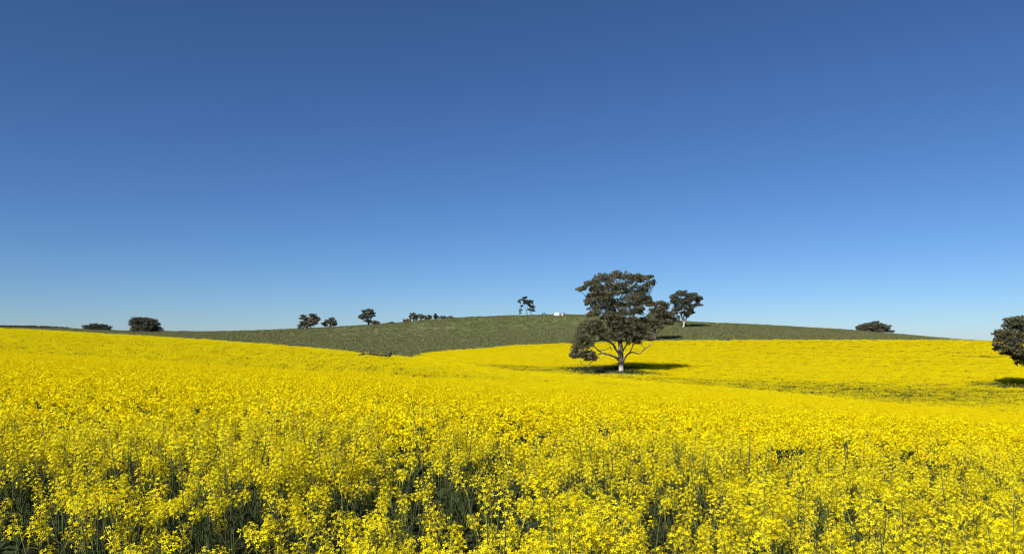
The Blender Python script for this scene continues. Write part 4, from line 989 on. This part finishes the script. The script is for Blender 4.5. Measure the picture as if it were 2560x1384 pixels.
rock(1050, 873, 5, 2.5, "lone pale rock at the foot of the green slope near the crop edge", None)
rocks("on the grass below the white tank", [(1384.5,801,4,2),(1388.5,802,3.5,2)])
rock(1326, 789.5, 3, 1.8, "small pale rock at the foot of the three hilltop trees", None)
rocks("right of the round headed gum", [(1764,833.5,5,2.3),(1770,831.5,4,2),(1777,834,5,2.3),(1828,834,4,2),(1817.5,837,4,2),(1858,838,3.5,2),(1840,836,3,1.6)])
rocks("on the right slope of the hill", [(2000.6,829,3.5,1.8),(2056,832,3.5,1.8),(2091,834,3,1.6)])
ox, oy, oz = at(1795, 808.5, 300)
t = empty("rock_outcrop", (ox, oy, oz)); tag(t, "low outcrop of weathered stones on the skyline right of the round headed gum", "rocks")
dark_rk = [rock_mesh(720 + k, ROCK_DARK) for k in range(3)]; u = oy / F
for k, (dx, w, h) in enumerate(((-10, 8, 1.6), (-5, 8, 2.6), (0, 7, 3.6), (4, 7, 3.4), (9, 8, 2.2), (13, 6, 1.2))):
    o = link("stone", dark_rk[k % 3] if k != 2 else RK[0], t); o.location = (dx * u, rr.uniform(-.3, .3), .1); o.scale = (w * u / 2, w * u / 2, h * u * .85); o.rotation_euler = (0, 0, rr.uniform(0, 6))

# ------------------------------------------------------------------ dead fallen tree lying in the crop
fy = [y for y in np.arange(60, 104, .5) if HY - F * (gz((938 - CX) / F * y, y) + CROP_H - EYE) / y <= 890][0]; u = fy / F; fx = (938 - CX) * u; fz = gz(fx, fy)
t = empty("fallen_tree", (fx, fy, fz)); tag(t, "dead fallen tree lying in the yellow crop on the left slope", "fallen tree")
def fl(l): return [((px - 938) * u, d, EYE + (HY - py) * u - fz) for px, py, d in l]
cr = 1.25
mb = MB(); mb.tube(smooth_line([(1.75, .1, cr + .02), (.9, 0, cr + .06), (.1, 0, cr + .16), (-.8, .1, cr + .22), (-1.6, .2, cr + .2), (-2.3, .3, cr + .08)], 4), np.linspace(.17, .06, 21), 8); link("trunk", mb.mesh("trunk", [DEADWOOD], True), t)
for k, an in enumerate(np.linspace(-1.2, 1.9, 7)):
    mb = MB(); e = (1.85 + .12 * math.sin(an * 3), .35 * math.sin(an) , cr + .05 + .52 * math.cos(an) * (1 if k % 2 else .75)); mb.tube([(1.62, .1, cr + .02), ((1.62 + e[0]) / 2 + .08, e[1] * .6, (cr + e[2]) / 2), e], [.17, .12, .05], 6); link("root", mb.mesh("root", [DEADWOOD], True), t)
for pts, r0 in (([(-1.3, .1, cr + .2), (-1.55, -.1, cr + .42), (-1.72, -.2, cr + .62)], .06), ([(-.9, .1, cr + .2), (-.4, -.3, cr + .42), (.2, -.4, cr + .36)], .04), ([(.2, 0, cr + .15), (.75, .2, cr + .18), (.9, .3, cr + .33)], .05),
                ([(-1.5, .1, cr + .2), (-1.2, .4, cr - .5), (-1.1, .5, -.05)], .06), ([(1.0, 0, cr + .05), (1.1, -.3, .6), (1.15, -.5, -.05)], .08), ([(-1.9, .2, cr + .15), (-2.0, .5, .6), (-2.0, .6, -.05)], .05)):
    mb = MB(); mb.tube(smooth_line(pts, 3), np.linspace(r0 * 1.5, r0 * .7, 7), 6); link("branch", mb.mesh("branch", [DEADWOOD], True), t)

# ------------------------------------------------------------------ the 300 nearest canola plants, each with its parts
BARE = {}
lab = "bright yellow flowering canola plant in the nearest rows at the bottom of the photo"
grp = "canola plants in the nearest rows"
for i, (x, y, z, s, ro, v) in enumerate(NEAR):
    root = empty("canola_plant", (x, y, z)); root.rotation_euler = tuple(ro); root.scale = (s, s, s)
    tag(root, lab, "plant", grp)
    so = SORTS[v]
    link("stem", so['stem'], root)
    for l in so['leaves']: link("leaf", l, root)
    for me, mb, fl_ in so['heads']:
        if i < 14:                                    # on the nearest plants each open flower is a piece of its own
            if id(mb) not in BARE: BARE[id(mb)] = mb.mesh("flower_head", [STEM, BUD])
            h = link("flower_head", BARE[id(mb)], root)
            for j, M in enumerate(fl_):
                f = link("flower", FLOWER_ME[j % 4], h); f.matrix_local = M
        else:
            h = link("flower_head", me, root)
        h['kind'] = 'stuff'
